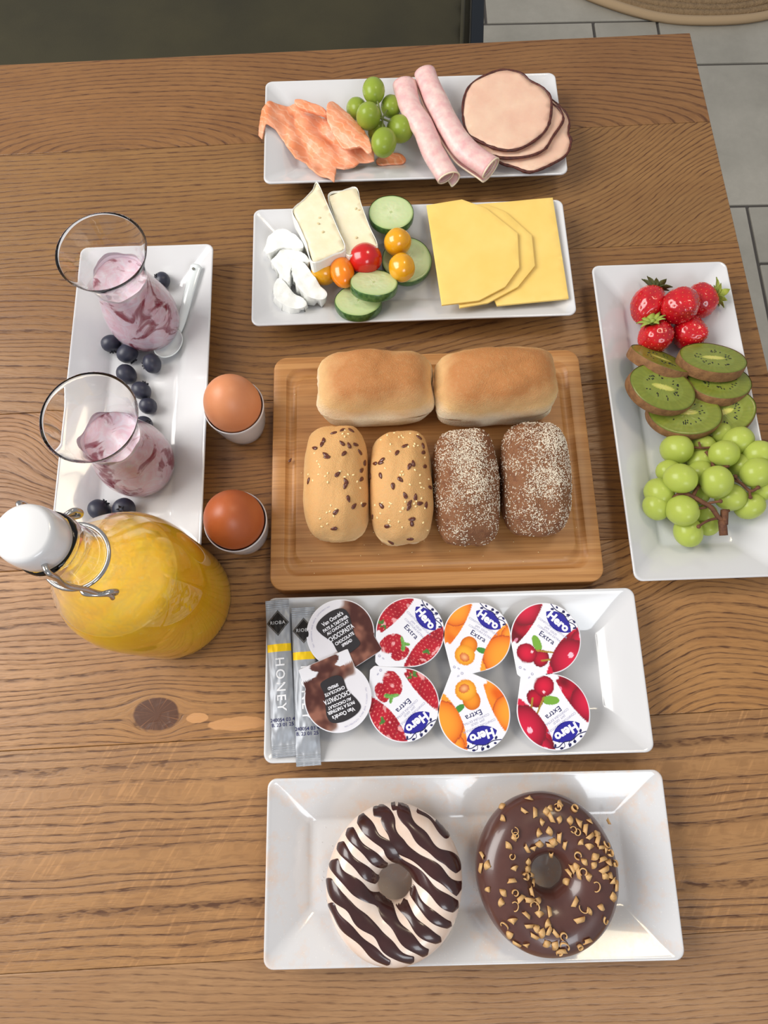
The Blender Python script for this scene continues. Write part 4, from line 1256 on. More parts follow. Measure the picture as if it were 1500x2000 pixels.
# big grape bunch
gx = lambda a, b: (1240 + a * .1733, 830 + b * .1733)
gbb = thing('grape_bunch', 'large bunch of pale green grapes with brown stem on the right plate', 'grapes', Vector((*at(1380, 960, .007)[:2], .007)))
BG = [(470, 270, 170, .020), (765, 240, 130, .017), (1160, 190, 165, .020), (1005, 325, 155, .031), (745, 400, 135, .018), (1390, 330, 155, .020), (1200, 450, 135, .018), (740, 545, 150, .020), (380, 520, 130, .018),
      (512, 605, 168, .036), (922, 645, 176, .037), (1375, 540, 172, .036), (275, 765, 158, .023), (245, 920, 148, .018), (1080, 815, 155, .027), (535, 965, 172, .031), (740, 800, 95, .018), (1290, 910, 152, .019),
      (600, 1205, 158, .019), (830, 1140, 110, .016), (800, 1010, 115, .017), (1450, 720, 125, .018), (960, 100, 130, .017)]
rg = random.Random(4)
gpts = []
for a, b, r_, z_ in BG:
    x_, y_ = gx(a, b)
    gpts.append(grape(gbb, GM1, x_, y_, r_ * .1733, z_, rg.uniform(.3, 1.5), rg.uniform(0, 6), key='fruit'))
def br(pts, rad):
    return tube([p - gbb.location for p in spline([at(*gx(a, b), z) for a, b, z in pts], 5)], rad, 8)
def knob(a, b, z):
    p = at(*gx(a, b), z) - gbb.location
    return xf(ell(.0017, .0017, .0013, 8, 6), p.x, p.y, p.z)
geo = [br([(1000, 1240, .030), (1000, 1100, .032), (940, 1040, .033), (860, 930, .036), (760, 870, .036), (650, 810, .034), (540, 770, .033), (430, 830, .030)], .0019),
       br([(1005, 1120, .032), (1010, 960, .032)], .0030), br([(1000, 1245, .030), (985, 1080, .032)], .0032), br([(1060, 965, .031), (1005, 980, .032)], .0012),
       br([(800, 930, .036), (700, 945, .039)], .0010), br([(830, 880, .036), (960, 860, .040)], .0010), br([(930, 1050, .033), (820, 1080, .036), (720, 1140, .036)], .0010),
       br([(650, 810, .034), (690, 730, .034)], .0014), br([(1100, 610, .034), (1200, 660, .035), (1300, 745, .036), (1390, 705, .039)], .0012), br([(1130, 580, .036), (1180, 650, .035)], .0010),
       br([(1290, 730, .036), (1300, 810, .036)], .0010), br([(870, 440, .030), (920, 480, .033), (1060, 465, .033)], .0012), br([(650, 250, .025), (740, 260, .027), (850, 255, .028)], .0010), br([(740, 260, .027), (720, 190, .028)], .0009),
       br([(690, 730, .034), (760, 640, .030), (880, 450, .029), (800, 300, .027)], .0014),
       knob(700, 945, .039), knob(965, 860, .040), knob(718, 1145, .036), knob(1390, 705, .039), knob(1302, 815, .037), knob(1132, 580, .037)]
obj('stem', mesh('stem', *join(geo)), M_STEM, gbb)

# ================================================================== JAM PLATE
WHITE = srgb(238, 238, 244)
M_LID = attr_mat('printed_foil_lid', .32)
M_CUPP = plain('white_plastic_cup', srgb(228, 226, 222), .35)
M_INK_BLUE = plain('royal_blue_ink', srgb(38, 34, 150), .4)
M_INK_NAVY = plain('navy_ink', srgb(32, 34, 92), .4)
M_INK_WHITE = plain('white_ink', srgb(244, 244, 250), .4)
M_INK_LAV = plain('pale_lavender_ink', srgb(168, 166, 196), .4)
M_INK_BLK = plain('black_ink', srgb(34, 32, 36), .4)
M_INK_SIL = plain('silver_grey_ink', srgb(190, 192, 196), .4)

def mixc(c, d, t): return lerp3(c, d, max(0, min(1, t)))
def berry_tex(x, y, seed, kind):
    n1 = nz(x * 3, y * 3, seed)
    if kind == 'strawberry':
        c = mixc(srgb(196, 34, 52), srgb(160, 18, 38), .5 + n1)
        gx_, gy_ = x * 9 + .5 * nz(x * 4, y * 4), y * 9
        fx, fy = gx_ % 1 - .5, (gy_ + .5 * (int(gx_ // 1) % 2)) % 1 - .5
        if fx * fx * 1.6 + fy * fy * 4 < .06: c = srgb(238, 130, 120)
        if nz(x * 5, y * 5, seed + 3) > .40: c = mixc(c, srgb(250, 190, 190), .7)
    elif kind == 'apricot':
        c = mixc(srgb(246, 150, 44), srgb(226, 96, 20), .5 + 1.2 * n1)
        c = mixc(c, srgb(252, 190, 70), max(0, nz(x * 2, y * 2, seed + 5)) * 1.2)
    else:
        c = mixc(srgb(192, 20, 52), srgb(108, 8, 28), .5 + 1.3 * n1)
        if nz(x * 4, y * 4, seed + 8) > .36: c = mixc(c, srgb(244, 150, 180), .75)
    return c
def edge_shapes(kind, x, y, seed):
    """big fruit halves on both sides of the band"""
    c = berry_tex(x, y, seed, kind)
    for cx, cy, r_ in ((-.95, .35, .5), (.95, -.1, .62), (.55, -.75, .45), (-.55, .95, .4), (.9, .55, .35)):
        d = sqrt((x - cx) ** 2 + (y - cy) ** 2) / r_
        if d < 1:
            if kind == 'cherry': c = mixc(srgb(214, 30, 66), srgb(120, 8, 34), d * d)
            elif kind == 'apricot': c = mixc(srgb(250, 160, 50), srgb(222, 92, 22), d ** 3)
            else: c = mixc(c, srgb(150, 14, 34), max(0, d - .6))
            if kind == 'cherry' and sqrt((x - cx + .12) ** 2 + (y - cy - .12) ** 2) < .08: c = srgb(250, 190, 205)
            if .95 < d: c = mixc(c, (.2, .02, .03), .4)
            break
    if kind == 'strawberry' and ((x + .74) ** 2 * .5 + (y + .42) ** 2 * 2 < .010 + .03 * nz(x * 12, y * 12) or (x - .72) ** 2 + (y + .05) ** 2 < .006 + .02 * nz(x * 12, y * 12)): c = mixc(srgb(90, 140, 60), srgb(60, 110, 50), .5 + nz(x * 20, y * 20))
    return c
def fruit_on_band(kind, x, y):
    def e(cx, cy, rx, ry, rot=0):
        dx, dy = x - cx, y - cy
        u, v_ = dx * cos(rot) + dy * sin(rot), -dx * sin(rot) + dy * cos(rot)
        return sqrt((u / rx) ** 2 + (v_ / ry) ** 2)
    if kind == 'strawberry':
        if e(.06, -.36, .17, .05, -.5) < 1 or e(.16, -.34, .13, .05, .7) < 1 or e(.18, -.46, .11, .06, -.9) < 1: return mixc(srgb(84, 150, 62), srgb(130, 180, 90), .5 + nz(x * 14, y * 14))
        d = e(-.14, -.62, .26, .37, -.35)
        if d < 1: return mixc(berry_tex(x, y, 1, kind), srgb(150, 14, 30), max(0, d - .7))
        d = e(.24, -.64, .18, .28, -.3)
        if d < 1: return mixc(berry_tex(x, y, 2, kind), srgb(140, 10, 30), max(0, d - .7))
    elif kind == 'apricot':
        d = e(-.02, -.72, .15, .12)
        if d < 1: return mixc(srgb(252, 190, 130), srgb(206, 96, 30), d)
        d = e(-.04, -.66, .30, .29)
        if d < 1: return mixc(srgb(250, 186, 60), srgb(226, 140, 30), d * d)
        d = e(-.08, -.36, .25, .27)
        if d < 1: return mixc(srgb(246, 150, 40), srgb(206, 100, 20), d * d)
        if e(.33, -.28, .17, .085, .25) < 1: return srgb(70, 140, 60)
    else:
        for (x0, y0, x1, y1) in ((-.02, -.45, .42, -.2), (.25, -.6, .6, -.28)):
            t_ = max(0, min(1, ((x - x0) * (x1 - x0) + (y - y0) * (y1 - y0)) / ((x1 - x0) ** 2 + (y1 - y0) ** 2)))
            if (x - x0 - t_ * (x1 - x0)) ** 2 + (y - y0 - t_ * (y1 - y0)) ** 2 < .0006: return srgb(168, 130, 50)
        d = e(-.20, -.68, .29, .27)
        if d < 1:
            if e(-.10, -.56, .04, .04) < 1: return srgb(252, 210, 220)
            return mixc(srgb(216, 26, 62), srgb(132, 6, 36), d * d)
        d = e(.20, -.56, .22, .25)
        if d < 1: return mixc(srgb(196, 20, 52), srgb(110, 6, 30), d * d)
        if e(-.12, -.28, .24, .12, -.6) < 1: return srgb(120, 170, 60)
    return None
def lid_outline(th, kind):
    if kind == 'choc_short': kind, cut = 'choc', 1.06
    else: cut = 1.20
    d = (th + pi / 2 + pi) % (2 * pi) - pi
    if kind == 'choc':
        r_ = 1.0
        if abs(d) < radians(60):
            r_ = max(1.0, min(cut / max(cos(d), .01), .80 / max(abs(sin(d)), .01)))
        return r_
    if abs(d) < pi / 4: return min(1 / cos(pi / 4 - abs(d)), 1.33 + .02 * abs(d))
    return 1.0
def lid(parent, R, kind, z, colfn):
    n, m_ = 180, 56
    V, Fc, cols = [(0, 0, z)], [], [colfn(0, 0)]
    for j in range(1, m_ + 1):
        for k in range(n):
            a = 2 * pi * k / n; q = j / m_; ro = lid_outline(a, kind)
            x, y = q * ro * cos(a), q * ro * sin(a)
            zz = z + (.0002 * nz(x * 3, y * 3, R * 1e4) if 'choc' in kind else 0) - (.0006 * max(0, q * ro - 1.02) / .3)
            V.append((x * R, y * R, zz)); cols.append(colfn(x, y) if j < m_ else WHITE)
    for k in range(n):
        k2 = (k + 1) % n
        Fc.append((0, 1 + k, 1 + k2))
        for j in range(m_ - 1):
            a0 = 1 + j * n; Fc.append((a0 + k, a0 + n + k, a0 + n + k2, a0 + k2))
    me = mesh('foil_lid', V, Fc); paint(me, cols)
    o = obj('foil_lid', me, M_LID, parent); solid(o, .0004, -1)
    return o
def cup(parent, R, z):
    v, f = lathe([(R * .70, 0), (R * .74, .0006), (R * .90, z - .0022), (R * .97, z - .0016), (R * .985, z - .0006), (R * .97, z - .00045)], 56)
    obj('cup_body', mesh('cup_body', v, f), M_CUPP, parent)
def lens(hw, hh, n=24):
    V = [(0, 0, 0)]
    for k in range(n):
        a = 2 * pi * k / n; c_ = cos(a)
        V.append((hw * c_, hh * (1 - c_ * c_) ** .85 * (1 if sin(a) >= 0 else -1), 0))
    return V, [(0, 1 + k, 1 + (k + 1) % n) for k in range(n)]
def flat_disc(cx, cy, rx, ry, rot=0, n=10):
    V = [(cx, cy, 0)] + [(cx + rx * cos(2 * pi * k / n) * cos(rot) - ry * sin(2 * pi * k / n) * sin(rot), cy + rx * cos(2 * pi * k / n) * sin(rot) + ry * sin(2 * pi * k / n) * cos(rot), 0) for k in range(n)]
    return V, [(0, 1 + k, 1 + (k + 1) % n) for k in range(n)]
def strip(pts, w_):
    V, Fc = [], []
    P = [Vector((a, b, 0)) for a, b in pts]
    P = spline(P, 4)
    for i, p in enumerate(P):
        t_ = (P[min(i + 1, len(P) - 1)] - P[max(i - 1, 0)]).normalized(); s = Vector((-t_.y, t_.x, 0)) * w_
        V += [p - s, p + s]
    V = [tuple(v) for v in V]
    for i in range(len(P) - 1): Fc.append((i * 2, i * 2 + 2, i * 2 + 3, i * 2 + 1))
    return V, Fc
def ink(parent, name, geos, mat, R, z):
    V, Fc = join(geos)
    o = obj(name, mesh(name, [(x * R, y * R, z + zz) for x, y, zz in V], Fc, False), mat, parent)
    return o
T_HERO = text_geo('Hero', .32, .016, sx=1.0)
T_EXTRA = text_geo('Extra', .21, .002, spacing=1.1)
T_SM = [text_geo(s, .085) for s in ('CONFITURE CONFITUUR', 'JAM  GELEI', 'CONFITURA EXTRA')]
VINE = [strip([(-.42, .90), (-.2, .84), (.05, .86), (.25, .78), (.45, .80), (.58, .72)], .012), strip([(-.05, .85), (.02, .93), (.0, .97)], .008), strip([(.25, .78), (.30, .88), (.38, .88)], .008), strip([(.1, .84), (.2, .90)], .008),
        flat_disc(-.30, .80, .05, .032, .6), flat_disc(.0, .93, .045, .04), flat_disc(.16, .93, .055, .035, .5), flat_disc(.40, .87, .05, .03, -.3), flat_disc(.50, .72, .045, .028, .9), flat_disc(-.22, .92, .04, .028, -.4), flat_disc(.35, .70, .03, .02, .5)]
def jam(px, py, rp, rot, kind, lab, seed):
    z = .0195
    P = at(px, py, .0069 + z); dep = (P - Vector((0, 0, CAMH))).dot(-CB); R = rp * dep / F
    t_ = thing('jam_cup', lab, 'jam cup', (P.x, P.y, .0069), (0, 0, radians(rot)), 'single-serve jam cups')
    cup(t_, R, z)
    def col(x, y):
        r_ = sqrt(x * x + y * y)
        if y > -1.0 and .965 < r_ < 1.0 and abs(atan2(x, -y)) > pi / 4: return WHITE
        if -.5 - .17 * y * y < x < .38 + .28 * y * y:
            c = fruit_on_band(kind, x, y)
            if c: return c
            return WHITE
        if y < -.62 and x < -.1 and x > -.75 + (y + 1) * .2: return WHITE
        return edge_shapes(kind, x, y, seed)
    lid(t_, R, kind, z, col)
    ink(t_, 'printed_logo_panel', [xf(lens(.44, .25), .04, .60, 0, -.08)], M_INK_BLUE, R, z + .00008)
    ink(t_, 'printed_logo_lettering', [xf(T_HERO, .03, .60, 0, -.08)], M_INK_WHITE, R, z + .00014)
    ink(t_, 'printed_word', [xf(T_EXTRA, .02, .02)], M_INK_NAVY, R, z + .00008)
    ink(t_, 'printed_small_text', [xf(T_SM[0], 0, .35), xf(T_SM[1], 0, .25), xf(T_SM[2], 0, .16)], M_INK_LAV, R, z + .00008)
    ink(t_, 'printed_vine', VINE, M_INK_NAVY, R, z + .00010)
    ink(t_, 'printed_recycling_mark', [strip([(-.13 + .03 * cos(a), -1.12 + .03 * sin(a)) for a in [k * .8 for k in range(9)]], .006), xf(text_geo('PP', .07), 0, -1.1)], M_INK_LAV, R, z + .00002)
jam(801, 1234, 67, -47, 'strawberry', 'strawberry jam cup in the upper row beside the chocolate cup', 1)
jam(788, 1376, 70, -140, 'strawberry', 'strawberry jam cup in the lower row, print upside down', 2)
jam(932, 1243, 66, -33, 'apricot', 'apricot jam cup in the upper row, orange fruit on lid', 3)
jam(926, 1394, 70.5, -159, 'apricot', 'apricot jam cup in the lower row, print upside down', 4)
jam(1066, 1246, 68.5, -38, 'cherry', 'cherry jam cup in the upper row, at its right end', 5)
jam(1081, 1390, 71.5, -147, 'cherry', 'cherry jam cup in the lower row, at its right end, print upside down', 6)

# chocolate spread cups
blob = [(p.x, p.y) for p in spline([(-.50, .30, 0), (-.52, .52, 0), (-.30, .66, 0), (.1, .70, 0), (.42, .60, 0), (.50, .38, 0), (.44, .12, 0), (.34, -.25, 0), (.34, -.55, 0), (.10, -.62, 0), (-.2, -.60, 0), (-.34, -.45, 0), (-.34, -.1, 0), (-.42, .1, 0)], 5, True)]
M_INK_CHAR = plain('charcoal_ink', srgb(40, 36, 40), .45)
ctx = [('Van Oordt\'s', .165, .48, .85), ('PATE A TARTINER', .13, .31, .8), ('AU CHOCOLAT', .12, .18, .85), ('CHOCOPASTA', .20, -.01, .62), ('CHOCOLATE', .13, -.20, .8), ('SPREAD', .12, -.34, .8)]
CTG = [xf(text_geo(s, sz, .004, sx=wx), 0.02, yy) for s, sz, yy, wx in ctx]
arcs = []
def arctext(s, r_, a0, da, size):
    for i, ch in enumerate(s):
        if ch == ' ': continue
        a = radians(a0 - da * i)
        arcs.append(xf(text_geo(ch, size), r_ * cos(a), r_ * sin(a), 0, a - pi / 2))
arctext('for contact and more information', .86, 175, 3.0, .07)
def choc(px, py, rp, rot, z, lab, seed):
    P = at(px, py, .0069 + z); dep = (P - Vector((0, 0, CAMH))).dot(-CB); R = rp * dep / F
    t_ = thing('chocolate_spread_cup', lab, 'spread cup', (P.x, P.y, .0069), (0, 0, radians(rot)), 'chocolate spread cups')
    cup(t_, R, z)
    def col(x, y):
        r_ = sqrt(x * x + y * y)
        w_ = x * .9 - y * .75 + .55 * nz(x * 2.2 + seed, y * 2.2) + .1
        if r_ > .98 and y > -.5: return WHITE
        if seed > 5 and y < -.8 and abs(x) > .42 + .2 * nz(y * 5, seed): return WHITE
        k = max(0, min(1, (w_ + .12) / .14))
        sw = max(0, min(1, .45 + 1.1 * nz(x * 1.9 + .6 * nz(x * 3, y * 3, seed), y * 1.9, seed + 4) + .5 * nz(x * 6, y * 6, seed)))
        c = mixc(srgb(78, 38, 32), srgb(150, 98, 80), sw ** 2.2)
        if w_ < .25: c = mixc(srgb(150, 118, 104), c, max(0, (w_ + .05) / .3))
        return mixc(srgb(232, 230, 236), c, k)
    lid(t_, R, 'choc' if seed > 5 else 'choc_short', z, col)
    v, f = fill(blob, .2)
    ink(t_, 'printed_label_panel', [(v, f)], M_INK_CHAR, R, z + .00035)
    ink(t_, 'printed_lettering', CTG, M_INK_WHITE, R, z + .00042)
    ink(t_, 'printed_small_text', arcs, M_INK_LAV, R, z + .00035)
choc(665, 1237, 66.5, 31, .0200, 'chocolate spread cup in the upper row, text upright', 2)
choc(660, 1362, 66, 202, .0215, 'chocolate spread cup in the lower row, text upside down', 7)

# honey sachets
M_FOIL = attr_mat('silver_foil_sachet', .46, Metallic=.4)
M_TXTG = plain('pale_print', srgb(240, 241, 244), .6)
def sachet(p0, p1, lab, z0, seed, wpx):
    A = at(*p0, z0); B = at(*p1, z0); L = (A - B).length; mid = (A + B) / 2
    ang = atan2((A - B).y, (A - B).x) - pi / 2
    t_ = thing('honey_sachet', lab, 'sachet', mid, (0, 0, ang), 'honey sachets')
    dep = (mid - Vector((0, 0, CAMH))).dot(-CB); W = wpx * dep / F
    def H(u, v):   # u -1..1 across, v 0..1 from bottom to top
        e = min(1, max(0, min(v - .075, .93 - v) / .10)); e = e * e * (3 - 2 * e)
        return .0030 * e * max(0, 1 - u * u) ** .7 * (1 + .12 * nz(v * 8, u * 2, seed)) + .0005 * nz(v * 14, u * 3, seed + 4) + (.00025 * (1 if int(v * 160) % 2 else -1) if (v < .07 or v > .935) else 0)
    nu, nv = 60, 420
    V, Fc, cols = [], [], []
    for j in range(nv + 1):
        for i in range(nu + 1):
            u = i / nu * 2 - 1; v = j / nv
            V.append((u * W / 2, (v - .5) * L, H(u, v)))
            x, y = u * W / 2, (v - .5) * L
            g = .5 + .22 * nz(v * 22, u * 4, seed)
            c = mixc(srgb(148, 151, 156), srgb(176, 181, 188), g)
            dv = abs(x) / (W * .47) + abs(y - L * .345) / (W * .55)
            if dv < 1: c = srgb(30, 28, 28)
            if .86 < dv < .93: c = srgb(110, 108, 106)
            if .655 < v < .705: c = srgb(244, 204, 20)
            cols.append(c)
    for j in range(nv):
        for i in range(nu):
            a0 = j * (nu + 1) + i; Fc.append((a0, a0 + 1, a0 + nu + 2, a0 + nu + 1))
    me = mesh('foil', V, Fc); paint(me, cols); obj('foil', me, M_FOIL, t_)
    bt = [(x, y, -.35 * z if z > 0 else z - .0001) for x, y, z in V]
    me = mesh('back_foil', [bt[j * (nu + 1) + i] for j in range(0, nv + 1, 7) for i in range(0, nu + 1, 6)], [(a, a + 11, a + 12, a + 1) for j in range(60) for a in [j * 11 + i for i in range(10)]])
    paint(me, [srgb(176, 180, 186)] * len(me.vertices)); obj('back_foil', me, M_FOIL, t_)
    def wrap(geo): return [(x, y, H(max(-1, min(1, x / (W / 2))), y / L + .5) + .00032) for x, y, z in geo[0]], geo[1]
    me_t = wrap(xf(text_geo('HONEY', W * .52, .00012, spacing=1.35), 0, -L * .05, 0, -pi / 2))
    obj('printed_lettering', mesh('printed_lettering', *me_t, False), M_TXTG, t_)
    me_t = wrap(xf(text_geo('RIOBA', W * .20, .00006, spacing=1.15), 0, L * .345))
    obj('printed_emblem_lettering', mesh('printed_emblem_lettering', *me_t, False), M_INK_SIL, t_)
    me_t = wrap(join([xf(text_geo('240054 03 4', W * .20, .00003), 0, -L * .275), xf(text_geo('B. 23 01 25', W * .20, .00003), 0, -L * .305)]))
    obj('printed_date', mesh('printed_date', *me_t, False), M_INK_NAVY, t_)
sachet((541, 1172), (556, 1478), 'silver honey sachet with yellow band at the left end of the plate', .0235, 1, 47)
sachet((592, 1186), (603, 1496), 'silver honey sachet with yellow band, partly under the chocolate cups', .0240, 5, 47)

# ================================================================== DOUGHNUTS
M_DOUGH = food('golden_fried_dough', srgb(204, 150, 90), .6, .1, var=srgb(226, 182, 120), vs=90, bump=(300, .4, .001))
M_WG = food('white_icing', srgb(236, 220, 208), .28, .15, (1, .8, .6), var=srgb(228, 202, 182), vs=45, coat=.3)
M_DC = food('dark_chocolate_icing', srgb(62, 30, 28), .28, .05, var=srgb(52, 24, 22), vs=60, coat=.4)
M_MC = food('milk_chocolate_glaze', srgb(88, 54, 46), .30, .03, var=srgb(78, 46, 40), vs=40, coat=.45)
M_CURL = food('caramel_chocolate_curl', srgb(214, 172, 116), .5, .1, var=srgb(198, 150, 94), vs=200)
def doughnut(px, py, rx, ry, tilt, hole, hoff, zc, ht, label, glaze_mat, seed):
    P = at(px, py, zc)
    t_ = thing('doughnut', label, 'doughnut', (P.x, P.y, zc), (0, 0, 0), 'iced doughnuts')
    def geom(th):
        c_, s_ = cos(th - tilt), sin(th - tilt)
        a = 1 / sqrt((c_ / rx) ** 2 + (s_ / ry) ** 2)
        a *= 1 + .018 * nz(cos(th) * 1.3, sin(th) * 1.3, seed)
        hx_, hy_ = hoff
        # distance from the centre of the hole ring to hole edge in direction th (offset hole)
        h = hole * (1 + .04 * nz(cos(th) * 2, sin(th) * 2, seed + 1))
        return a, h
    def pt(th, ph, k=1.0):
        a, h = geom(th)
        inn = Vector((hoff[0] + h * cos(th), hoff[1] + h * sin(th), 0)); out = Vector((a * cos(th), a * sin(th), 0))
        cc = (inn + out) / 2; hv = (out - inn) / 2
        bump_ = 1 + .03 * nz(cos(th) * 2, sin(th) * 2, ph + seed)
        return cc + hv * cos(ph) * k + Vector((0, 0, (1 if sin(ph) > 0 else .85) * ht * (abs(sin(ph)) ** .9) * (1 if sin(ph) > 0 else -1) * k * bump_))
    n, m_ = 96, 36
    V = [pt(2 * pi * i / n, 2 * pi * j / m_, .975) for i in range(n) for j in range(m_)]
    Fc = [(i * m_ + j, ((i + 1) % n) * m_ + j, ((i + 1) % n) * m_ + (j + 1) % m_, i * m_ + (j + 1) % m_) for i in range(n) for j in range(m_)]
    obj('dough', mesh('dough', V, Fc), M_DOUGH, t_)
    V = []
    for i in range(n * 2):
        th = 2 * pi * i / (n * 2)
        lo = -.42 + .22 * nz(cos(th) * 4, sin(th) * 4, seed + 9); hi = pi + .5
        for j in range(m_):
            ph = lo + (hi - lo) * j / (m_ - 1)
            V.append(pt(th, ph, 1.012 if 0 < j < m_ - 1 else .97))
    Fc = [(i * m_ + j, ((i + 1) % (n * 2)) * m_ + j, ((i + 1) % (n * 2)) * m_ + j + 1, i * m_ + j + 1) for i in range(n * 2) for j in range(m_ - 1)]
    me = mesh('icing', V, Fc); obj('icing', me, glaze_mat, t_)
    return t_, BVHTree.FromPolygons([Vector(q) for q in V], Fc), P
dz = .031
d1, bvd1, Pd1 = doughnut(770, 1723, .0452, .0488, radians(-8), .0115, (0.0005, .0005), dz, .0165, 'doughnut with white icing and dark chocolate stripes', M_WG, 2)
# stripes: pairs of points (crop of photograph) along each stripe
dcp = lambda a, b: (500 + a * .2933, 1490 + b * .2933)
ST = [[(1075, 305), (1180, 375), (1290, 505)],
      [(900, 285), (960, 290), (1010, 380), (1100, 490), (1200, 590), (1290, 640), (1362, 720)],
      [(780, 320), (860, 340), (900, 440), (960, 550), (1060, 620), (1180, 700), (1290, 800), (1365, 850)],
      [(685, 370), (740, 420), (800, 490), (880, 550), (930, 640), (1020, 710), (1120, 790), (1230, 890), (1345, 970)],
      [(612, 450), (680, 530), (760, 600), (830, 670), (870, 700)], [(1025, 840), (1090, 930), (1190, 1020), (1300, 1090)],
      [(550, 545), (620, 620), (700, 690), (770, 760), (815, 800)], [(930, 900), (1000, 980), (1090, 1090), (1230, 1190)],
      [(505, 660), (560, 730), (650, 800), (740, 880), (830, 930), (900, 1030), (970, 1120), (1060, 1210), (1140, 1275)],
      [(475, 780), (530, 870), (620, 940), (700, 1030), (800, 1110), (880, 1210), (960, 1280), (1050, 1320)],
      [(490, 940), (560, 1050), (650, 1130), (740, 1210), (820, 1290), (890, 1335)]]
SW = [26, 36, 38, 36, 30, 28, 30, 32, 38, 36, 30]
for k, (pts, sw_) in enumerate(zip(ST, SW)):
    PP = []
    for a, b in pts:
        q = at(*dcp(a, b), dz + .012); PP.append(Vector((q.x - Pd1.x, q.y - Pd1.y, 0)))
    PP = spline(PP, 10); V, Fc = [], []; row = []
    for i, p in enumerate(PP):
        t_ = (PP[min(i + 1, len(PP) - 1)] - PP[max(i - 1, 0)]).normalized(); s = Vector((-t_.y, t_.x, 0))
        w_ = sw_ * .2933 / 2850 * (1 + .20 * sin(p.y * 420 + k * 1.7)) * (.35 if i in (0, len(PP) - 1) else (.8 if i in (1, len(PP) - 2) else 1))
        r_ = []
        for u in (-1, -.85, -.5, 0, .5, .85, 1):
            h, nr = surf(bvd1, p.x + s.x * w_ * u, p.y + s.y * w_ * u)
            if (h is None or nr.z < .12) and u != 0 and surf(bvd1, p.x, p.y)[0] is not None:
                lo_, hi_ = 0.0, u
                for _ in range(9):
                    md_ = (lo_ + hi_) / 2; hh, nn2 = surf(bvd1, p.x + s.x * w_ * md_, p.y + s.y * w_ * md_)
                    if hh is None or nn2.z < .12: hi_ = md_
                    else: lo_ = md_
                h, nr = surf(bvd1, p.x + s.x * w_ * lo_, p.y + s.y * w_ * lo_)
            if h is None: r_.append(None)
            else:
                lift = .0007 * (1 - abs(u) ** 3) - .0001 + .00015
                r_.append(h + nr * lift)
        row.append(r_)
    idx = {}
    for i, r_ in enumerate(row):
        for j, q in enumerate(r_):
            if q is not None: idx[(i, j)] = len(V); V.append(q)
    for i in range(len(row) - 1):
        for j in range(6):
            ks = [(i, j), (i, j + 1), (i + 1, j + 1), (i + 1, j)]
            if all(q in idx for q in ks):
                if max(V[idx[q]].z for q in ks) - min(V[idx[q]].z for q in ks) < .012:
                    Fc.append(tuple(reversed([idx[q] for q in ks])))
    obj('chocolate_stripe', mesh('chocolate_stripe', V, Fc), M_DC, d1)

d2, bvd2, Pd2 = doughnut(1067, 1702, .0472, .0496, radians(8), .0108, (0, .0005), dz, .0165, 'chocolate glazed doughnut sprinkled with caramel curls', M_MC, 6)
def curl_mesh(kind, r_):
    V, Fc = [], []
    if kind == 0:    # open roll standing up, a ring seen from above
        n = 14
        for i in range(n + 1):
            a = i / n * 5.4; rr_ = .0009 + .00045 * i / n
            for z in (-.0004, .0010): V.append((rr_ * cos(a), rr_ * sin(a), z))
    elif kind == 1:  # half tube lying down
        n = 8
        for i in range(n + 1):
            a = i / n * 3.3
            for y in (-.0019, .0017): V.append((.0009 * cos(a), y * (1 + .25 * cos(a)), .0008 * sin(a)))
    elif kind == 2:  # fan shaped bent chip
        n = 6
        for i in range(n + 1):
            a = i / n * 1.7 - .85
            for q in (.0003, .0028): V.append((q * cos(a) - .0013, q * sin(a), .0009 * cos(a * 2.0) - .0005 + .0004 * q / .0028))
    else:            # curved hook
        n = 12
        for i in range(n + 1):
            a = i / n * 4.2
            for z in (-.0003, .0006): V.append((.0017 * cos(a), .0013 * sin(a), z + .0003 * sin(a)))
    Fc = [(i * 2, i * 2 + 1, i * 2 + 3, i * 2 + 2) for i in range(n)]
    # give the strip a thickness
    me = mesh('curl', V, Fc)
    bm2 = bmesh.new(); bm2.from_mesh(me); bmesh.ops.solidify(bm2, geom=bm2.faces[:], thickness=.0003); bm2.to_mesh(me); bm2.free()
    me.materials.append(M_CURL); return me
CM = [curl_mesh(k, 0) for k in range(4)]
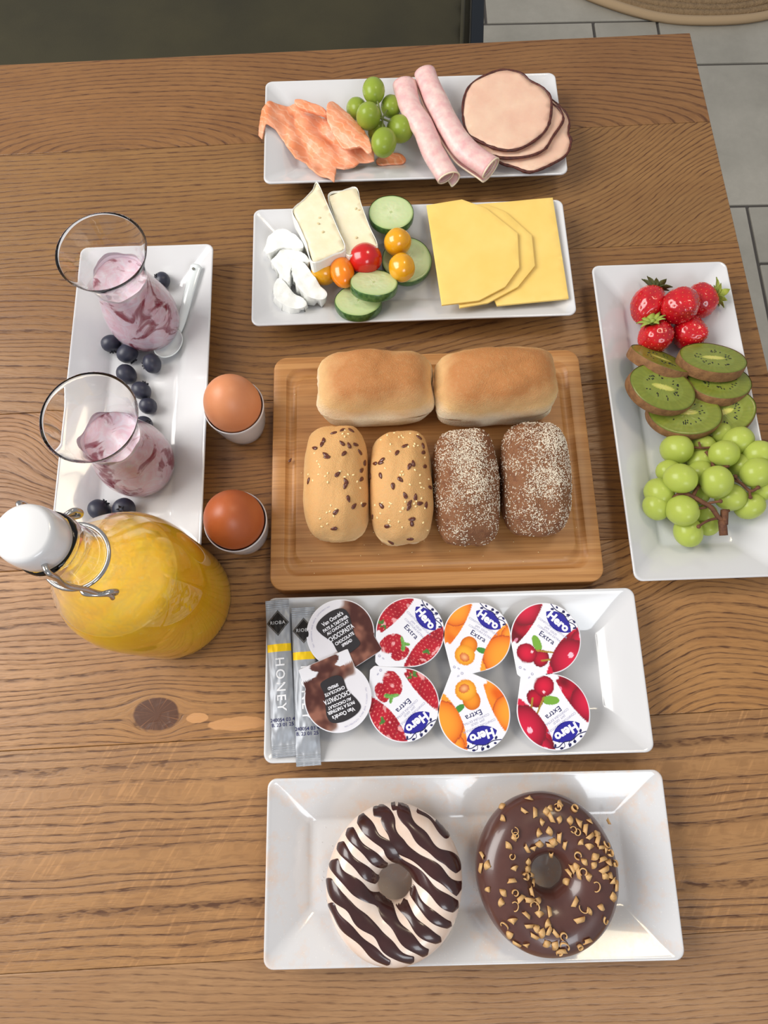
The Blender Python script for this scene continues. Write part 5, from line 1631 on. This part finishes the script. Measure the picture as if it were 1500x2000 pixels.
CL = [(285, 305), (410, 315), (480, 325), (455, 238), (545, 315), (580, 300), (577, 350), (625, 295), (650, 275), (742, 303), (525, 378), (628, 362), (697, 370), (768, 385), (720, 430), (745, 445), (505, 448), (562, 440), (632, 475), (800, 425), (840, 380), (830, 475), (877, 455),
      (345, 440), (350, 465), (335, 480), (300, 535), (420, 548), (470, 552), (508, 515), (575, 530), (600, 500), (670, 525), (775, 512), (825, 540), (880, 500), (900, 545), (325, 598), (600, 600), (615, 630), (758, 590), (858, 595), (910, 618), (800, 630), (850, 652), (150, 608), (140, 685), (180, 668),
      (345, 680), (432, 645), (430, 690), (460, 740), (415, 740), (325, 755), (275, 370), (735, 690), (720, 720), (765, 715), (795, 700), (828, 728), (745, 665), (920, 690), (965, 722), (925, 735), (960, 640), (1000, 660), (990, 770), (705, 795), (868, 795), (182, 828), (275, 828), (345, 835), (475, 790), (455, 840), (380, 872),
      (435, 888), (495, 895), (265, 900), (343, 920), (475, 930), (590, 845), (740, 905), (790, 935), (820, 955), (903, 922), (980, 872), (420, 975), (505, 980), (572, 965), (760, 1010), (335, 1020), (288, 1055), (435, 1050), (490, 1060), (562, 1035), (565, 1080), (512, 1092), (470, 1115), (605, 1095), (660, 1110),
      (550, 1160), (600, 1175), (668, 1180), (655, 1215), (430, 1185), (370, 1180), (935, 1015), (820, 1150), (770, 1190), (940, 560), (965, 590), (945, 530), (1010, 800), (315, 1115), (640, 1225)]
rc = random.Random(12)
for a, b in CL:
    q = at(900 + a * .3, 1490 + b * .3, dz + .013)
    h, nr = surf(bvd2, q.x - Pd2.x, q.y - Pd2.y)
    if h is None: continue
    o = obj('curl', CM[rc.choice((0, 1, 1, 2, 2, 2, 3))], None, d2); put_on(o, h, nr, rc.uniform(0, 6.28), .0008)
    s = rc.uniform(1.25, 1.75); o.scale = (s, s, s)
o = obj('chocolate_curl', CM[1], None, None, at(1188, 1604, .0150), (0, 0, .4)); tag(o, 'single caramel curl fallen on the plate beside the chocolate doughnut', 'chocolate curl'); o.scale = (1.1,) * 3

# crumbs
M_CRUMB = food('bread_crumb', srgb(236, 206, 150), .7, 0)
rnd = random.Random(3); geo = []
for k in range(46):
    u, v_ = rnd.uniform(-.112, .112), rnd.uniform(-.088, -.05) if rnd.random() < .65 else rnd.uniform(-.085, .085)
    if abs(u) < .104 and v_ > -.046: continue
    zz = BT
    geo.append(xf(ell(rnd.uniform(.0003, .0007), .0004, .0004, 6, 4), u, v_, zz + .0002, rnd.random() * 3))
o = obj('bread_crumbs', mesh('bread_crumbs', *join(geo)), M_CRUMB, None, board.location, board.rotation_euler)
tag(o, 'tiny pale bread crumbs scattered on the bamboo board', 'crumbs'); o['kind'] = 'stuff'
rnd = random.Random(9); geo = []
for k in range(420):
    u, v_ = rnd.uniform(-.125, .125), rnd.uniform(-.055, .055)
    P = Vector((PLT['donut'][0] * .5 + u, PLT['donut'][1] * .5 + v_, 0))
    geo.append(xf(box(-.00018, .00018, -.00018, .00018, 0, .0003), P.x, P.y, plate_z('donut', P.x, P.y) + .0004, rnd.random() * 3))
o = obj('sugar_grains', mesh('sugar_grains', *join(geo), False), plain('sugar', (.9, .9, .88, 1), .15), None)
tag(o, 'fine sugar grains sprinkled on the plate around the doughnuts', 'sugar'); o['kind'] = 'stuff'
